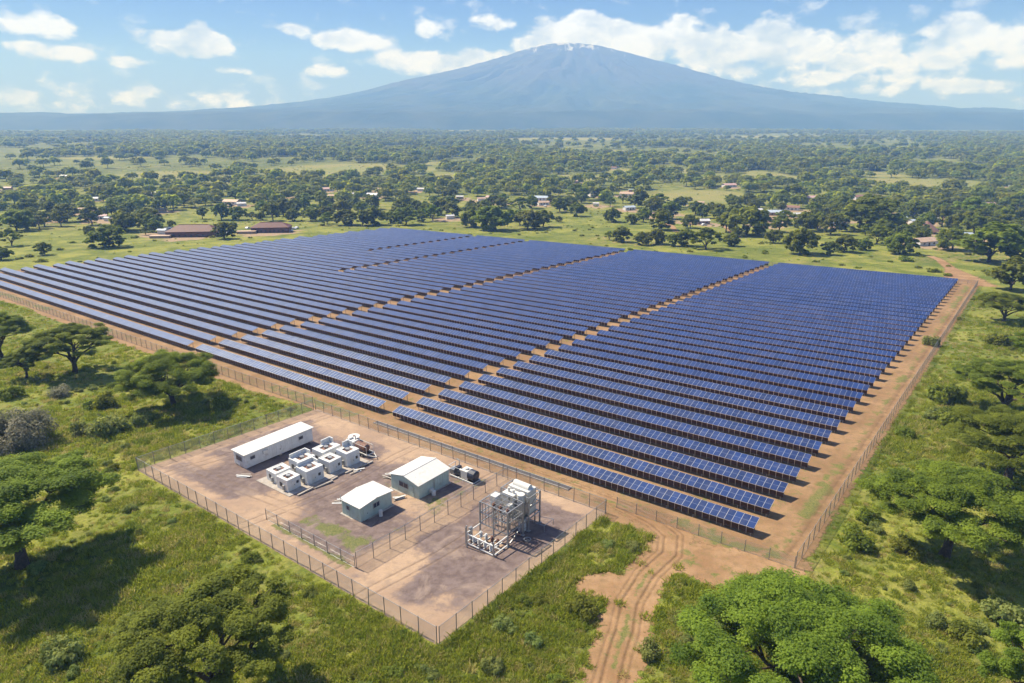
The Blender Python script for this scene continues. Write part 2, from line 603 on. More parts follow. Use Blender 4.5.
def wire_material():
    m, w = new_mat("chain_link_wire")
    tc = w.n('ShaderNodeTexCoord')
    sp = w.n('ShaderNodeSeparateXYZ', {0: tc.outputs['Object']})
    x, z = sp.outputs[0], sp.outputs[2]
    k = 4.5
    a = w.m('FRACT', w.m('MULTIPLY', w.m('ADD', x, z), k))
    b = w.m('FRACT', w.m('MULTIPLY', w.m('SUBTRACT', x, z), k))
    wa = w.m('MAXIMUM', w.m('LESS_THAN', a, 0.15), w.m('LESS_THAN', b, 0.15))
    bs = w.n('ShaderNodeBsdfPrincipled', {'Base Color': (0.42, 0.42, 0.40), 'Roughness': 0.5, 'Metallic': 0.4})
    tr = w.n('ShaderNodeBsdfTransparent')
    mx = w.n('ShaderNodeMixShader', {0: wa, 1: tr.outputs[0], 2: bs.outputs[0]})
    w.n('ShaderNodeOutputMaterial', {0: mx.outputs[0]})
    return m


M['wire'] = wire_material()


def panel_material():
    """glass over blue cells, pale module frames; x runs along the row, y up the slope"""
    m, w = new_mat("solar_cell_glass")
    tc = w.n('ShaderNodeTexCoord')
    geo = w.n('ShaderNodeNewGeometry')
    sp = w.n('ShaderNodeSeparateXYZ', {0: tc.outputs['Object']})
    x, y = sp.outputs[0], sp.outputs[1]
    fx = w.m('FRACT', w.m('DIVIDE', x, 1.15))
    seam = w.m('MAXIMUM', w.m('LESS_THAN', fx, 0.02), w.m('GREATER_THAN', fx, 0.98))
    ax = w.m('FRACT', w.m('DIVIDE', x, 1.15 / 6))
    ay = w.m('FRACT', w.m('DIVIDE', y, 2.2 / 12))
    grid = w.m('MAXIMUM', w.m('LESS_THAN', ax, 0.07), w.m('LESS_THAN', ay, 0.07))
    mod = w.n('ShaderNodeTexWhiteNoise', noise_dimensions='2D')
    oi = w.n('ShaderNodeObjectInfo')
    w.set(mod, 'Vector', w.n('ShaderNodeCombineXYZ', {0: w.m('FLOOR', w.m('DIVIDE', x, 1.15)), 1: w.m('MULTIPLY', oi.outputs['Random'], 91.0), 2: 0.0}).outputs[0])
    c = w.mix(mod.outputs[0], (0.006, 0.018, 0.088), (0.013, 0.037, 0.155))
    c = w.mix(w.m('MULTIPLY', grid, 0.35), c, (0.07, 0.10, 0.20))
    dust = w.noise(geo.outputs['Position'], 0.25, 4)
    c = w.mix(w.ramp(dust, 0.4, 0.8, 0, 0.10), c, (0.30, 0.26, 0.22))
    c = w.mix(seam, c, (0.40, 0.42, 0.48))
    b = w.n('ShaderNodeBsdfPrincipled', {'Base Color': c, 'Roughness': 0.37, 'IOR': 1.5, 'Specular IOR Level': 0.8, 'Specular Tint': (0.62, 0.78, 1.0)})
    w.n('ShaderNodeOutputMaterial', {0: b.outputs[0]})
    return m


M['panel'] = panel_material()
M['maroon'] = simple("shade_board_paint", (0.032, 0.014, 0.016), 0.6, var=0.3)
M['frame'] = simple("module_frame", (0.55, 0.56, 0.58), 0.4, 0.5, var=0.05)

# ------------------------------------------------------------------ ground
CLEARINGS = [  # pixel x, y, half width, half height
    (152, 176, 56, 4.5), (230, 181, 24, 3), (14, 193.5, 26, 4), (318, 171, 62, 7), (440, 177, 26, 4), (410, 170, 24, 2.2), (440, 164, 30, 2.2),
    (573, 177.5, 34, 3.2), (625, 172, 18, 4), (678, 170, 15, 3), (730, 177.5, 44, 3), (710, 196, 50, 6), (622, 152, 26, 2), (782, 177, 22, 5),
    (882, 175, 26, 3.2), (935, 184, 66, 4.5), (965, 166.5, 40, 3.5), (300, 150, 24, 1.5), (420, 148, 50, 1.6), (660, 142, 30, 1.4), (900, 151, 20, 1.4),
    (100, 158, 40, 1.5), (560, 139, 60, 1.2), (60, 140, 40, 1.2), (300, 137, 60, 1.2), (800, 137, 60, 1.2), (470, 131, 60, .9), (750, 130, 50, .9), (200, 131, 50, .9),
    (30, 212, 40, 3), (190, 214, 24, 3.5), (600, 212, 14, 3), (480, 240, 160, 7), (600, 230, 50, 8), (620, 215, 30, 6), (870, 262, 120, 9), (760, 266, 90, 7), (60, 262, 90, 12), (40, 238, 60, 8), (180, 245, 110, 5),
    (820, 240, 50, 5), (960, 272, 60, 8), (300, 234, 80, 4), (940, 262, 30, 8), (800, 222, 20, 3),
]
CL = []
for (x, y, rx, ry) in CLEARINGS:
    a, b = pt(x - rx, y), pt(x + rx, y)
    n, f = pt(x, y + ry), pt(x, y - ry)
    CL.append(((a[0] + b[0]) / 2, (n[1] + f[1]) / 2, abs(b[0] - a[0]) / 2, abs(f[1] - n[1]) / 2, y))


def clearing(x, y, golden=False):
    x, y = np.asarray(x, float), np.asarray(y, float)
    r = np.zeros_like(x)
    wx, wy = fbm(x, y, 240, 31, 4), fbm(x, y, 240, 32, 4)
    for (cx, cy_, rx, ry, py) in CL:
        if golden and py > 200:
            continue
        q = np.sqrt(((x - cx) / rx + wx * .55) ** 2 + ((y - cy_) / ry + wy * .55) ** 2)
        r = np.maximum(r, np.clip((1.25 - q) / 0.35, 0, 1))
    return r


# village houses: base pixel x, y, px width, roof colour, kind
HOUSES = [(195, 236, 44, 'maroon', 2), (272, 232, 33, 'maroon', 2), (94, 201, 10, 'white', 0), (92, 213, 24, 'brown', 0), (102, 219, 9, 'pink', 0), (108, 221, 6, 'blue', 0),
          (150, 196, 12, 'white', 0), (232, 204, 14, 'tan', 0), (242, 206, 8, 'white', 0), (162, 212, 7, 'white', 0), (46, 222, 8, 'pink', 0), (65, 178, 8, 'white', 0),
          (8, 190, 7, 'pink', 0), (163, 234, 8, 'blue', 0), (328, 191, 10, 'pink', 0), (330, 198, 8, 'tan', 0), (353, 196, 6, 'white', 0), (373, 197, 11, 'white', 0),
          (382, 191, 7, 'tan', 0), (421, 191, 6, 'white', 0), (450, 219, 7, 'white', 0), (460, 199, 6, 'white', 0), (482, 201, 8, 'tan', 0), (493, 200, 12, 'pink', 0), (501, 203, 7, 'blue', 0),
          (541, 200, 12, 'blue', 0), (543, 205, 10, 'tan', 0), (563, 201, 6, 'blue', 0), (598, 196, 17, 'white', 0), (627, 196, 12, 'tan', 0), (631, 192, 5, 'green', 0), (596, 206, 5, 'white', 0),
          (629, 210, 10, 'blue', 0), (656, 217, 7, 'pink', 0), (667, 214, 13, 'green', 0), (689, 222, 6, 'blue', 0), (702, 224, 12, 'white', 0), (729, 213, 14, 'white', 0),
          (756, 213, 11, 'white', 0), (764, 226, 6, 'brown', 0), (729, 187, 12, 'pink', 0), (614, 169, 5, 'brown', 0), (810, 200, 16, 'pink', 0), (838, 198, 13, 'pink', 0),
          (860, 199, 17, 'brown', 0), (874, 199, 12, 'brown', 0), (895, 201, 12, 'pink', 0), (904, 206, 6, 'tan', 0), (924, 202, 12, 'white', 0), (949, 206, 9, 'blue', 0),
          (988, 207, 13, 'pink', 0), (775, 215, 14, 'blue', 0), (797, 217, 9, 'white', 0), (792, 210, 12, 'brown', 0), (772, 222, 9, 'pink', 0), (835, 221, 14, 'grey', 1),
          (826, 226, 12, 'blue', 0), (902, 221, 7, 'blue', 0), (914, 224, 9, 'blue', 0), (933, 222, 7, 'white', 0), (948, 221, 8, 'tan', 0), (925, 233, 22, 'brown', 1),
          (923, 245, 22, 'tan', 0), (965, 238, 10, 'blue', 0), (1019, 232, 6, 'blue', 0), (990, 227, 9, 'tan', 0), (1011, 189, 9, 'white', 0), (817, 169, 5, 'white', 0), (1013, 168, 6, 'pink', 0),
          (575, 183, 7, 'tan', 0), (400, 180, 6, 'white', 0), (700, 205, 7, 'tan', 0), (855, 214, 7, 'white', 0), (878, 212, 7, 'tan', 0), (284, 197, 7, 'tan', 0)]


def build_ground():
    r = np.concatenate([[0.01], np.geomspace(25, 10400, 330)])
    a = np.concatenate([np.radians(np.linspace(-52, 52, 300)), np.radians(np.linspace(54, 306, 64))])
    cx0, cy0 = 0.0, -30.0
    R, A = np.meshgrid(r, a, indexing='ij')
    X = cx0 + R * np.sin(A)
    Y = cy0 + R * np.cos(A)
    Z = gz(Y)
    nr, na = R.shape
    i, j = np.meshgrid(np.arange(nr - 1), np.arange(na), indexing='ij')
    j2 = (j + 1) % na
    faces = np.stack([i * na + j, i * na + j2, (i + 1) * na + j2, (i + 1) * na + j], -1).reshape(-1, 4)[:, ::-1]
    wood = np.clip((np.hypot(X, Y) - 3200) / 2200, 0, 1)
    wood = np.maximum(wood, np.clip((Y - 640) / 500, 0, 1) * 0.45)
    clear = clearing(X, Y, True) * (Y > 500)
    wood = wood * (1 - clear)
    yards = np.zeros_like(X)
    for (hx_, hy_, hw_, _c, hk_) in HOUSES:
        p = pt(hx_, hy_)
        d = np.hypot(X - p[0], (Y - p[1] + 4) * 0.8)
        yards = np.maximum(yards, np.clip(1.15 - d / (26 if hk_ < 2 else 34), 0, 1))
    yards *= (Y > 380)
    me = mesh_np("ground", np.stack([X, Y, Z], -1).reshape(-1, 3), faces, M['ground'],
                 attrs={'clear': ('POINT', clear.ravel()), 'wood': ('POINT', wood.ravel()), 'yards': ('POINT', yards.ravel())})
    tag(link("ground", me), "green and golden grassland plain falling gently away", None, None, 'structure')


build_ground()


def sheet(name, u0, u1, v0, v1, step, lift, mat, mask, label, extra=None, keep=0.02):
    nu, nv = int((u1 - u0) / step) + 1, int((v1 - v0) / step) + 1
    us, vs = np.linspace(u0, u1, nu), np.linspace(v0, v1, nv)
    UU, VV = np.meshgrid(us, vs, indexing='ij')
    X = O[0] + UU * U[0] + VV * V[0]
    Y = O[1] + UU * U[1] + VV * V[1]
    Z = -T * Y + lift
    m = mask(UU, VV)
    idx = np.arange(nu * nv).reshape(nu, nv)
    faces = np.stack([idx[:-1, :-1], idx[1:, :-1], idx[1:, 1:], idx[:-1, 1:]], -1).reshape(-1, 4)
    mf = m.ravel()[faces].max(1)
    faces = faces[mf > keep]
    attrs = {'m': ('POINT', m.ravel())}
    for k, fn in (extra or {}).items():
        attrs[k] = ('POINT', fn(UU, VV).ravel())
    me = mesh_np(name, np.stack([X, Y, Z], -1).reshape(-1, 3), faces, mat, attrs=attrs)
    return tag(link(name, me), label, None, None, 'structure')


def rect_mask(u, v, u0, u1, v0, v1, soft):
    d = np.minimum(np.minimum(u - u0, u1 - u), np.minimum(v - v0, v1 - v))
    return np.clip(0.5 + d / soft / 2, 0, 1)


def polyline_dist(u, v, pts):
    d = np.full(u.shape, 1e9)
    for (a, b) in zip(pts[:-1], pts[1:]):
        ax, ay, aw = a
        bx, by, bw = b
        dx, dy = bx - ax, by - ay
        t_ = np.clip(((u - ax) * dx + (v - ay) * dy) / (dx * dx + dy * dy), 0, 1)
        q = np.hypot(u - ax - t_ * dx, v - ay - t_ * dy) - (aw + t_ * (bw - aw))
        d = np.minimum(d, q)
    return d


def site_grassy(u, v):
    g = 0.12 + 0.5 * np.exp(-((u - 4.2) / 1.0) ** 2) + 0.25 * (fbm(u, v, 14, 3) > 0.15)
    g += 0.35 * np.exp(-((v + 4.5) / 1.6) ** 2)
    return g


def site_rut(u, v):
    return np.maximum(np.exp(-((u - 2.9) / 0.35) ** 2), np.exp(-((u - 5.6) / 0.35) ** 2)) * (v > -3)


sheet("site_earth", -377, 9.5, -9.5, 266, 1.0, 0.012, M['site'],
      lambda u, v: rect_mask(u, v, -375, 8.0, -9.0 + 1.2 * np.sin(u * .11), 264.5, 1.6), "bare tan earth under and between the solar panel rows",
      {'grassy': site_grassy, 'rut': site_rut})


def upx(x, y, w):
    p = _site(x, y)
    a, b = to_uv(p[0], p[1])
    return (a, b, w)


ROAD = [upx(590, 740, 2.9), upx(602, 700, 2.8), upx(610, 683, 2.7), upx(617, 655, 2.6), upx(625, 631, 2.4), upx(630, 603, 2.4), upx(647, 575, 2.4), upx(670, 554, 2.8),
        upx(672, 536, 2.6), upx(655, 522, 1.9), upx(625, 507, 1.5), upx(600, 497, 1.2), upx(560, 483, 1.0), upx(500, 463, 1.0), upx(430, 440, 1.0)]
APRON = [upx(672, 552, 2.4), upx(700, 556, 3.2), upx(745, 562, 2.6), upx(785, 570, 1.6), upx(800, 566, 1.0)]
BARE = [upx(590, 588, 1.6), upx(606, 584, 2.2), upx(625, 590, 1.6)]
BARE2 = [upx(690, 560, 3.0), upx(720, 575, 2.4)]


def track_mask(u, v):
    d = polyline_dist(u, v, ROAD)
    for p in (APRON, BARE, BARE2):
        d = np.minimum(d, polyline_dist(u, v, p))
    d = d - 0.55 + fbm(u, v, 3.2, 5) * 0.7
    return np.clip(0.5 - d / 2.2, 0, 1)


def track_rut(u, v):
    d = polyline_dist(u, v, [(a, b, 0.0) for a, b, c in ROAD])
    return np.maximum(np.exp(-((d - 0.95) / 0.2) ** 2), .6 * np.exp(-((d - 1.75) / 0.18) ** 2))


def track_grassy(u, v):
    d = polyline_dist(u, v, [(a, b, 0.0) for a, b, c in ROAD])
    return 0.12 + 0.34 * np.exp(-(d / 0.3) ** 2) + .25 * (fbm(u, v, 6, 9) > .1)


sheet("dirt_track", -75, 12, -62, 3, 0.17, 0.024, M['track'], track_mask, "tan dirt track with wheel ruts curving to the solar site",
      {'grassy': track_grassy, 'rut': track_rut})


def blob(u, v, x, y, ru, rv):
    p = _site(x, y)
    a, b = to_uv(p[0], p[1])
    return np.clip(1.5 - np.hypot((u - a) / ru, (v - b) / rv) , 0, 1)


def yard_gravel(u, v):
    g = 0.95 * rect_mask(u, v, -93, -43, -42.5, -11, 1.5)
    g = np.maximum(g, rect_mask(u, v, -39, -23.5, -43, -11, 1.2))
    g -= blob(u, v, 275, 508, 6, 4.2) + blob(u, v, 240, 508, 3, 3)
    g -= blob(u, v, 400, 563, 4.2, 4.2) + 0.8 * blob(u, v, 388, 578, 3, 3)
    g -= 0.8 * blob(u, v, 345, 432, 10, 4) + 0.8 * blob(u, v, 400, 455, 4, 5) + 0.8 * blob(u, v, 420, 505, 8, 4) + .8 * blob(u, v, 205, 462, 4, 3)
    g -= 0.6 * blob(u, v, 300, 475, 9, 5) + 0.8 * blob(u, v, 430, 612, 2.5, 5) + 0.9 * blob(u, v, 490, 540, 5, 1)
    return np.clip(g + 0.25 * fbm(u, v, 5, 8), 0, 1)


def yard_rut(u, v):
    r = np.zeros_like(u)
    for k in ((-62.5, 0.9), (-43.2, 0.5), (-34.5, 0.8), (-89.5, 0.9)):
        x = k[0] + k[1] * np.sin(v * .16)
        r = np.maximum(r, np.exp(-((np.abs(u - x) - .85) / .2) ** 2))
    y = -38.5 + 1.2 * np.sin(u * .09)
    return np.clip(np.maximum(r, np.exp(-((np.abs(v - y) - .85) / .2) ** 2) * (u < -58)), 0, 1) * .8


def yard_grassy(u, v):
    g = 0.62 * rect_mask(u, v, -57.5, -44.5, -39.7, -36.0, 1.1) + 0.75 * rect_mask(u, v, -60, -41.2, -42.9, -41.7, 0.5)
    g += 0.3 * rect_mask(u, v, -60, -42, -25, -9, 1.5) + 0.25 * rect_mask(u, v, -46, -42, -44, -20, 1)
    return g + 0.06


sheet("compound_yard", -97, -20, -47.5, -6.5, 0.2, 0.036, M['yard'],
      lambda u, v: rect_mask(u, v, -96.0, -21.2, -46.4, -7.2, 0.45), "fenced yard of grey gravel and tan sand patches",
      {'gravel': yard_gravel, 'grassy': yard_grassy, 'rut': yard_rut})

# far dirt path behind the right corner, following the falling ground
def far_track(name, pix, widths, label):
    pts = [pt(x, y) for x, y in pix]
    vs, ms, fs = [], [], []
    n = 9
    dense, dw = [], []
    for (a, b, wa, wb) in zip(pts[:-1], pts[1:], widths[:-1], widths[1:]):
        for k in range(12):
            q = k / 12
            dense.append(a + (b - a) * q)
            dw.append(wa + (wb - wa) * q)
    dense.append(pts[-1]); dw.append(widths[-1])
    for i, p in enumerate(dense):
        a, b = dense[max(i - 1, 0)], dense[min(i + 1, len(dense) - 1)]
        d = (b - a)[:2]; d /= np.linalg.norm(d)
        s = np.array([d[1], -d[0]])
        for k in range(n):
            q = (k / (n - 1) * 2 - 1) * dw[i] * 1.4
            x, y = p[0] + s[0] * q, p[1] + s[1] * q
            vs.append((x, y, float(gz(y)) + 0.03))
            ms.append(max(0, min(1, (1.4 - abs(q) / dw[i]) * 1.3)))
    for i in range(len(dense) - 1):
        for k in range(n - 1):
            fs.append((i * n + k, i * n + k + 1, (i + 1) * n + k + 1, (i + 1) * n + k))
    me = mesh_np(name, vs, fs, M['track'], attrs={'m': ('POINT', ms), 'rut': ('POINT', np.zeros(len(ms))), 'grassy': ('POINT', np.zeros(len(ms)))})
    tag(link(name, me), label, None, None, 'structure')


far_track("dirt_path", [(975, 286), (962, 277), (950, 268), (940, 260), (930, 256)], [9, 7, 2.6, 2.2, 2.0], "pale dirt path leading from the site's far right corner")
far_track("dirt_path", [(676, 232), (672, 226), (655, 218)], [2.0, 2.2, 2.0], "tan footpath curving through the village trees")
far_track("dirt_path", [(738, 238), (731, 231), (722, 225)], [2.4, 2.2, 1.6], "short tan lane beside the trees behind the village")

# ------------------------------------------------------------------ mountain and haze
MD = 9000.0
MS_ = MD / 16000.0


def build_mountain():
    # silhouette read as (pixel x, pixel y) against the horizon
    prof = [(-400, 114), (-200, 113.5), (0, 114.5), (130, 114), (190, 112), (250, 107.5), (300, 102), (345, 95.5), (430, 75.5), (470, 64), (512, 52.5), (527, 48), (545, 43), (575, 42.5), (600, 46),
            (627, 53.5), (672, 65.5), (712, 76.5), (762, 89), (862, 102.5), (940, 108.5), (1024, 113), (1200, 114), (1500, 114.5)]
    xs, zs = [], []
    for (x, y) in prof:
        d = pixel_ray(x, y)
        k = MD / d[1]
        xs.append(d[0] * k)
        zs.append(H + d[2] * k)
    zb = float(gz(2000))
    cx0 = pixel_ray(578, 50)
    cx0 = cx0[0] * MD / cx0[1]
    nx, ny = 620, 170
    hw, front_r, back_r = 13000.0, 3700.0, 1500.0
    X = np.linspace(-hw, hw, nx)
    Yv = np.linspace(MD - front_r, MD + back_r, ny)
    XX, YY = np.meshgrid(X, Yv, indexing='ij')
    half = 11000 * MS_
    dy = (YY - MD) / front_r
    dx = XX - cx0
    rad = np.sqrt(dx ** 2 + (dy * half) ** 2)
    rl = np.interp(cx0 - rad, xs, zs)
    rr = np.interp(cx0 + rad, xs, zs)
    k = 0.5 + 0.5 * np.clip(dx / (rad + 1), -1, 1)
    Z = rl * (1 - k) + rr * k
    base = np.clip((Z - zb) / (1500 * MS_), 0, 1)
    ang = np.arctan2(dy * half, dx)
    gully = np.abs(fbm(ang * 7, rad / (5200 * MS_), 0.55, 4, 4)) + 0.5 * np.abs(fbm(ang * 22, rad / (2600 * MS_), 0.6, 6, 3))
    front = np.clip(np.abs(dy) * 5, 0, 1)
    Z = Z - gully * 300 * MS_ * np.sqrt(base) * (0.10 + 0.9 * front) * np.clip(base * 4, 0, 1)
    Z += fbm(XX, YY, 1400 * MS_, 2, 5) * 45 * MS_ * np.clip(base * 8, 0.15, 1)
    edge = np.minimum(1, (YY - Yv[0]) / 500)
    edge = np.minimum(edge, np.minimum((XX + hw) / 1500, (hw - XX) / 1500))
    Z = zb - 8 + (Z - zb + 8) * np.clip(edge, 0, 1) ** 0.8
    idx = np.arange(nx * ny).reshape(nx, ny)
    faces = np.stack([idx[:-1, :-1], idx[1:, :-1], idx[1:, 1:], idx[:-1, 1:]], -1).reshape(-1, 4)
    m, w = new_mat("mountain_slopes")
    geo = w.n('ShaderNodeNewGeometry')
    P = geo.outputs['Position']
    z = w.n('ShaderNodeSeparateXYZ', {0: P}).outputs[2]
    n = w.noise(P, 0.0021, 7, 0.65)
    c = w.mix(w.ramp(n, 0.35, 0.65), (0.022, 0.040, 0.024), (0.055, 0.070, 0.045))
    zz = w.m('ADD', z, w.m('MULTIPLY', w.m('SUBTRACT', n, 0.5), 500))
    c = w.mix(w.ramp(zz, 250, 560), c, (0.060, 0.060, 0.064))
    # snow lies in streaks that run down the gullies
    ang_ = w.v('MULTIPLY', w.v('SUBTRACT', P, (float(cx0), MD, 0)), (1.0, 0.5, 0.12))
    st = w.noise(ang_, 0.012, 6, 0.7)
    sn = w.m('ADD', z, w.m('MULTIPLY', w.m('SUBTRACT', st, 0.5), 800))
    c = w.mix(w.ramp(sn, 835, 925, 0, .75), c, (0.70, 0.73, 0.78))
    b = w.n('ShaderNodeBsdfPrincipled', {'Base Color': c, 'Roughness': 0.95, 'Specular IOR Level': 0.1})
    w.n('ShaderNodeOutputMaterial', {0: b.outputs[0]})
    me = mesh_np("mountain", np.stack([XX, YY, Z], -1).reshape(-1, 3), faces, m, smooth=True)
    o = link("mountain", me)
    tag(o, "broad volcanic mountain with snow streaks under the summit clouds", None, None, 'structure')
    print('summit z', Z.max())
    return Z.max()


TOP = build_mountain()


def build_haze():
    mb = MB()
    mb.box(-13300, 13300, -10700, MD + 1600, -47, TOP + 25)
    m, w = new_mat("haze_air")
    pv = w.n('ShaderNodeVolumePrincipled', {'Color': (0.22, 0.44, 1.0), 'Absorption Color': (1.0, 1.0, 1.0), 'Density': 0.0002, 'Anisotropy': 0.0})
    out = w.n('ShaderNodeOutputMaterial')
    w.t.links.new(pv.outputs[0], out.inputs['Volume'])
    tag(mb.build("haze", m), "pale blue haze over the plain", None, None, 'stuff')


build_haze()
# ------------------------------------------------------------------ solar rows
PITCH_V = 7.1
rngp = random.Random(4)
MODW = 1.15
SLOPE_RUN, Z_FRONT, Z_BACK = 2.3, 1.55, 2.3
SL = math.atan2(Z_BACK - Z_FRONT, SLOPE_RUN)
SLEN = math.hypot(SLOPE_RUN, Z_BACK - Z_FRONT)
ROW_ROT = TH


def row_matrix_rot():
    # the row follows the ground: x runs along U (which falls by U.y * -T), y along V
    import mathutils
    ux = mathutils.Vector((U[0], U[1], -T * U[1])).normalized()
    vy = mathutils.Vector((V[0], V[1], -T * V[1]))
    vz = ux.cross(vy).normalized()
    vy = vz.cross(ux).normalized()
    mt = mathutils.Matrix((ux, vy, vz)).transposed()
    return mt.to_euler()


ROT = row_matrix_rot()


def slab_mesh(L, name):
    """a sloping run of panels L long; mesh is flat in x/y and tilted by its object"""
    mb = MB()
    n = max(1, int(round(L / MODW)))
    mb.box(0, n * MODW, 0, SLEN, -0.04, 0.0)
    return mb.mesh(name, M['panel'])


def module_mesh():
    mb = MB()
    g = 0.035
    mb.box(g, MODW - g, 0.012, SLEN - 0.012, -0.035, 0.0, 0)
    mb.box(0.008, g, 0, SLEN, -0.045, 0.006, 1)
    mb.box(MODW - g, MODW - 0.008, 0, SLEN, -0.045, 0.006, 1)
    mb.box(g, MODW - g, -0.012, 0.012, -0.045, 0.006, 1)
    mb.box(g, MODW - g, SLEN - 0.012, SLEN + 0.012, -0.045, 0.006, 1)
    me = mb.mesh("solar_panel", [M['panel_one'], M['frame']])
    return me


def panel_one_material():
    m, w = new_mat("solar_module_glass")
    tc = w.n('ShaderNodeTexCoord')
    geo = w.n('ShaderNodeNewGeometry')
    oi = w.n('ShaderNodeObjectInfo')
    sp = w.n('ShaderNodeSeparateXYZ', {0: tc.outputs['Object']})
    ax = w.m('FRACT', w.m('DIVIDE', sp.outputs[0], MODW / 6))
    ay = w.m('FRACT', w.m('DIVIDE', sp.outputs[1], SLEN / 12))
    grid = w.m('MAXIMUM', w.m('LESS_THAN', ax, 0.07), w.m('LESS_THAN', ay, 0.07))
    mid = w.m('LESS_THAN', w.m('ABSOLUTE', w.m('SUBTRACT', sp.outputs[1], SLEN / 2)), 0.02)
    c = w.mix(oi.outputs['Random'], (0.006, 0.018, 0.085), (0.014, 0.039, 0.160))
    c = w.mix(w.m('MULTIPLY', grid, 0.35), c, (0.07, 0.10, 0.20))
    c = w.mix(w.m('MULTIPLY', mid, 0.8), c, (0.30, 0.34, 0.45))
    dust = w.noise(geo.outputs['Position'], 0.8, 4)
    c = w.mix(w.ramp(dust, 0.4, 0.8, 0, 0.12), c, (0.30, 0.26, 0.22))
    b = w.n('ShaderNodeBsdfPrincipled', {'Base Color': c, 'Roughness': 0.37, 'IOR': 1.5, 'Specular IOR Level': 0.8, 'Specular Tint': (0.62, 0.78, 1.0)})
    w.n('ShaderNodeOutputMaterial', {0: b.outputs[0]})
    return m


M['panel_one'] = panel_one_material()


def support_mesh():
    """one A-shaped trestle: rear and front post, sloping beam, brace"""
    mb = MB()
    mb.bar((0, 0.25, -0.3), (0, 0.25, Z_FRONT - 0.02), 0.10)
    mb.bar((0, SLOPE_RUN - 0.3, -0.3), (0, SLOPE_RUN - 0.3, Z_BACK - 0.17), 0.10)
    mb.bar((0, 0.02, Z_FRONT - 0.09), (0, SLOPE_RUN - 0.02, Z_BACK - 0.09), 0.08, 0.1)
    mb.bar((0, 0.25, 0.45), (0, SLOPE_RUN - 0.35, Z_BACK - 0.25), 0.06)
    return mb


def rails_mb(L):
    mb = MB()
    for q in (0.12, 0.5, 0.88):
        y = SLOPE_RUN * q
        z = Z_FRONT + (Z_BACK - Z_FRONT) * q - 0.075
        mb.box(0.05, L - 0.05, y - 0.035, y + 0.035, z - 0.03, z + 0.03)
    return mb


def rack_mesh(L, name):
    mb = rails_mb(L)
    n = max(2, int(round(L / 4.6)) + 1)
    s = support_mesh()
    for i in range(n):
        x = 0.5 + (L - 1.0) * i / (n - 1)
        mb.add([(p[0] + x, p[1], p[2]) for p in s.v], s.f)
    return mb.mesh(name, M['rack'])


def skirt_mesh(L):
    """dark steel shade boards hanging under the front edge, one to a module, with pale ribs"""
    mb = MB()
    n = int(round(L / MODW))
    for i in range(n):
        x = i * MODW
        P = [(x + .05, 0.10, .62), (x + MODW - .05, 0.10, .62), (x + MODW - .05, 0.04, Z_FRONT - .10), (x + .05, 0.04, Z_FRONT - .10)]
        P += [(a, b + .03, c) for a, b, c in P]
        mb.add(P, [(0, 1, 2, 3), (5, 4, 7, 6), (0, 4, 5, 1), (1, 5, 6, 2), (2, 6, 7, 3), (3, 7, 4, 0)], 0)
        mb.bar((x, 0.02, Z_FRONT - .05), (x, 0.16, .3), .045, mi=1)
    return mb.mesh('shade_board', [M['maroon'], M['frame']])


ORD = ['front', 'second', 'third', 'fourth', 'fifth', 'sixth', 'seventh', 'eighth', 'ninth', 'tenth', 'eleventh', 'twelfth', 'thirteenth', 'fourteenth',
       'fifteenth', 'sixteenth', 'seventeenth', 'eighteenth', 'nineteenth', 'twentieth']
ORD += ['twenty-' + o for o in ['first', 'second', 'third', 'fourth', 'fifth', 'sixth', 'seventh', 'eighth', 'ninth']] + ['thirtieth']
ORD += ['thirty-' + o for o in ['first', 'second', 'third', 'fourth', 'fifth', 'sixth', 'seventh', 'eighth', 'ninth']] + ['fortieth']
ORD += ['forty-' + o for o in ['first', 'second', 'third', 'fourth', 'fifth', 'sixth', 'seventh', 'eighth', 'ninth']]
_slabs, _racks = {}, {}
MODULE = module_mesh()
SUPPORT = support_mesh().mesh("support_frame", M['rack'])


def solar_row(u0, u1, k, block, detail):
    L = u1 - u0
    n = int(round(L / MODW))
    L = n * MODW
    v = k * PITCH_V - 0.75
    uu = u1 - L
    jz = rngp.uniform(-0.05, 0.05)
    t = thing('solar_row', f"{ORD[k]} row of blue solar panels, {block}", 'solar row', uvw(uu, v, 0.03), ROT, "rows of solar panels in " + block.split(',')[0].replace('in ', '', 1))
    key = n
    rot = (SL + rngp.uniform(-0.006, 0.006), 0, 0)
    if detail:
        for i in range(n):
            o = link('solar_panel', MODULE, t, (i * MODW, 0, Z_FRONT), (rot[0] + rngp.gauss(0, 0.006), rngp.gauss(0, 0.002), 0))
        m = max(2, int(round(L / 4.6)) + 1)
        for i in range(m):
            link('support_frame', SUPPORT, t, (0.5 + (L - 1.0) * i / (m - 1), 0, 0))
        if ('r', key) not in _racks:
            _racks['r', key] = rails_mb(L).mesh('rail', M['rack'])
        link('rail', _racks['r', key], t)
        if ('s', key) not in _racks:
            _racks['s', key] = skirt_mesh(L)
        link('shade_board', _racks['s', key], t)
    else:
        if key not in _slabs:
            _slabs[key] = slab_mesh(L, 'panel_run')
            _racks[key] = rack_mesh(L, 'rack')
        link('panel_run', _slabs[key], t, (0, 0, Z_FRONT), rot)
        link('rack', _racks[key], t)
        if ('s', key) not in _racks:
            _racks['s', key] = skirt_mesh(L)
        link('shade_board', _racks['s', key], t)


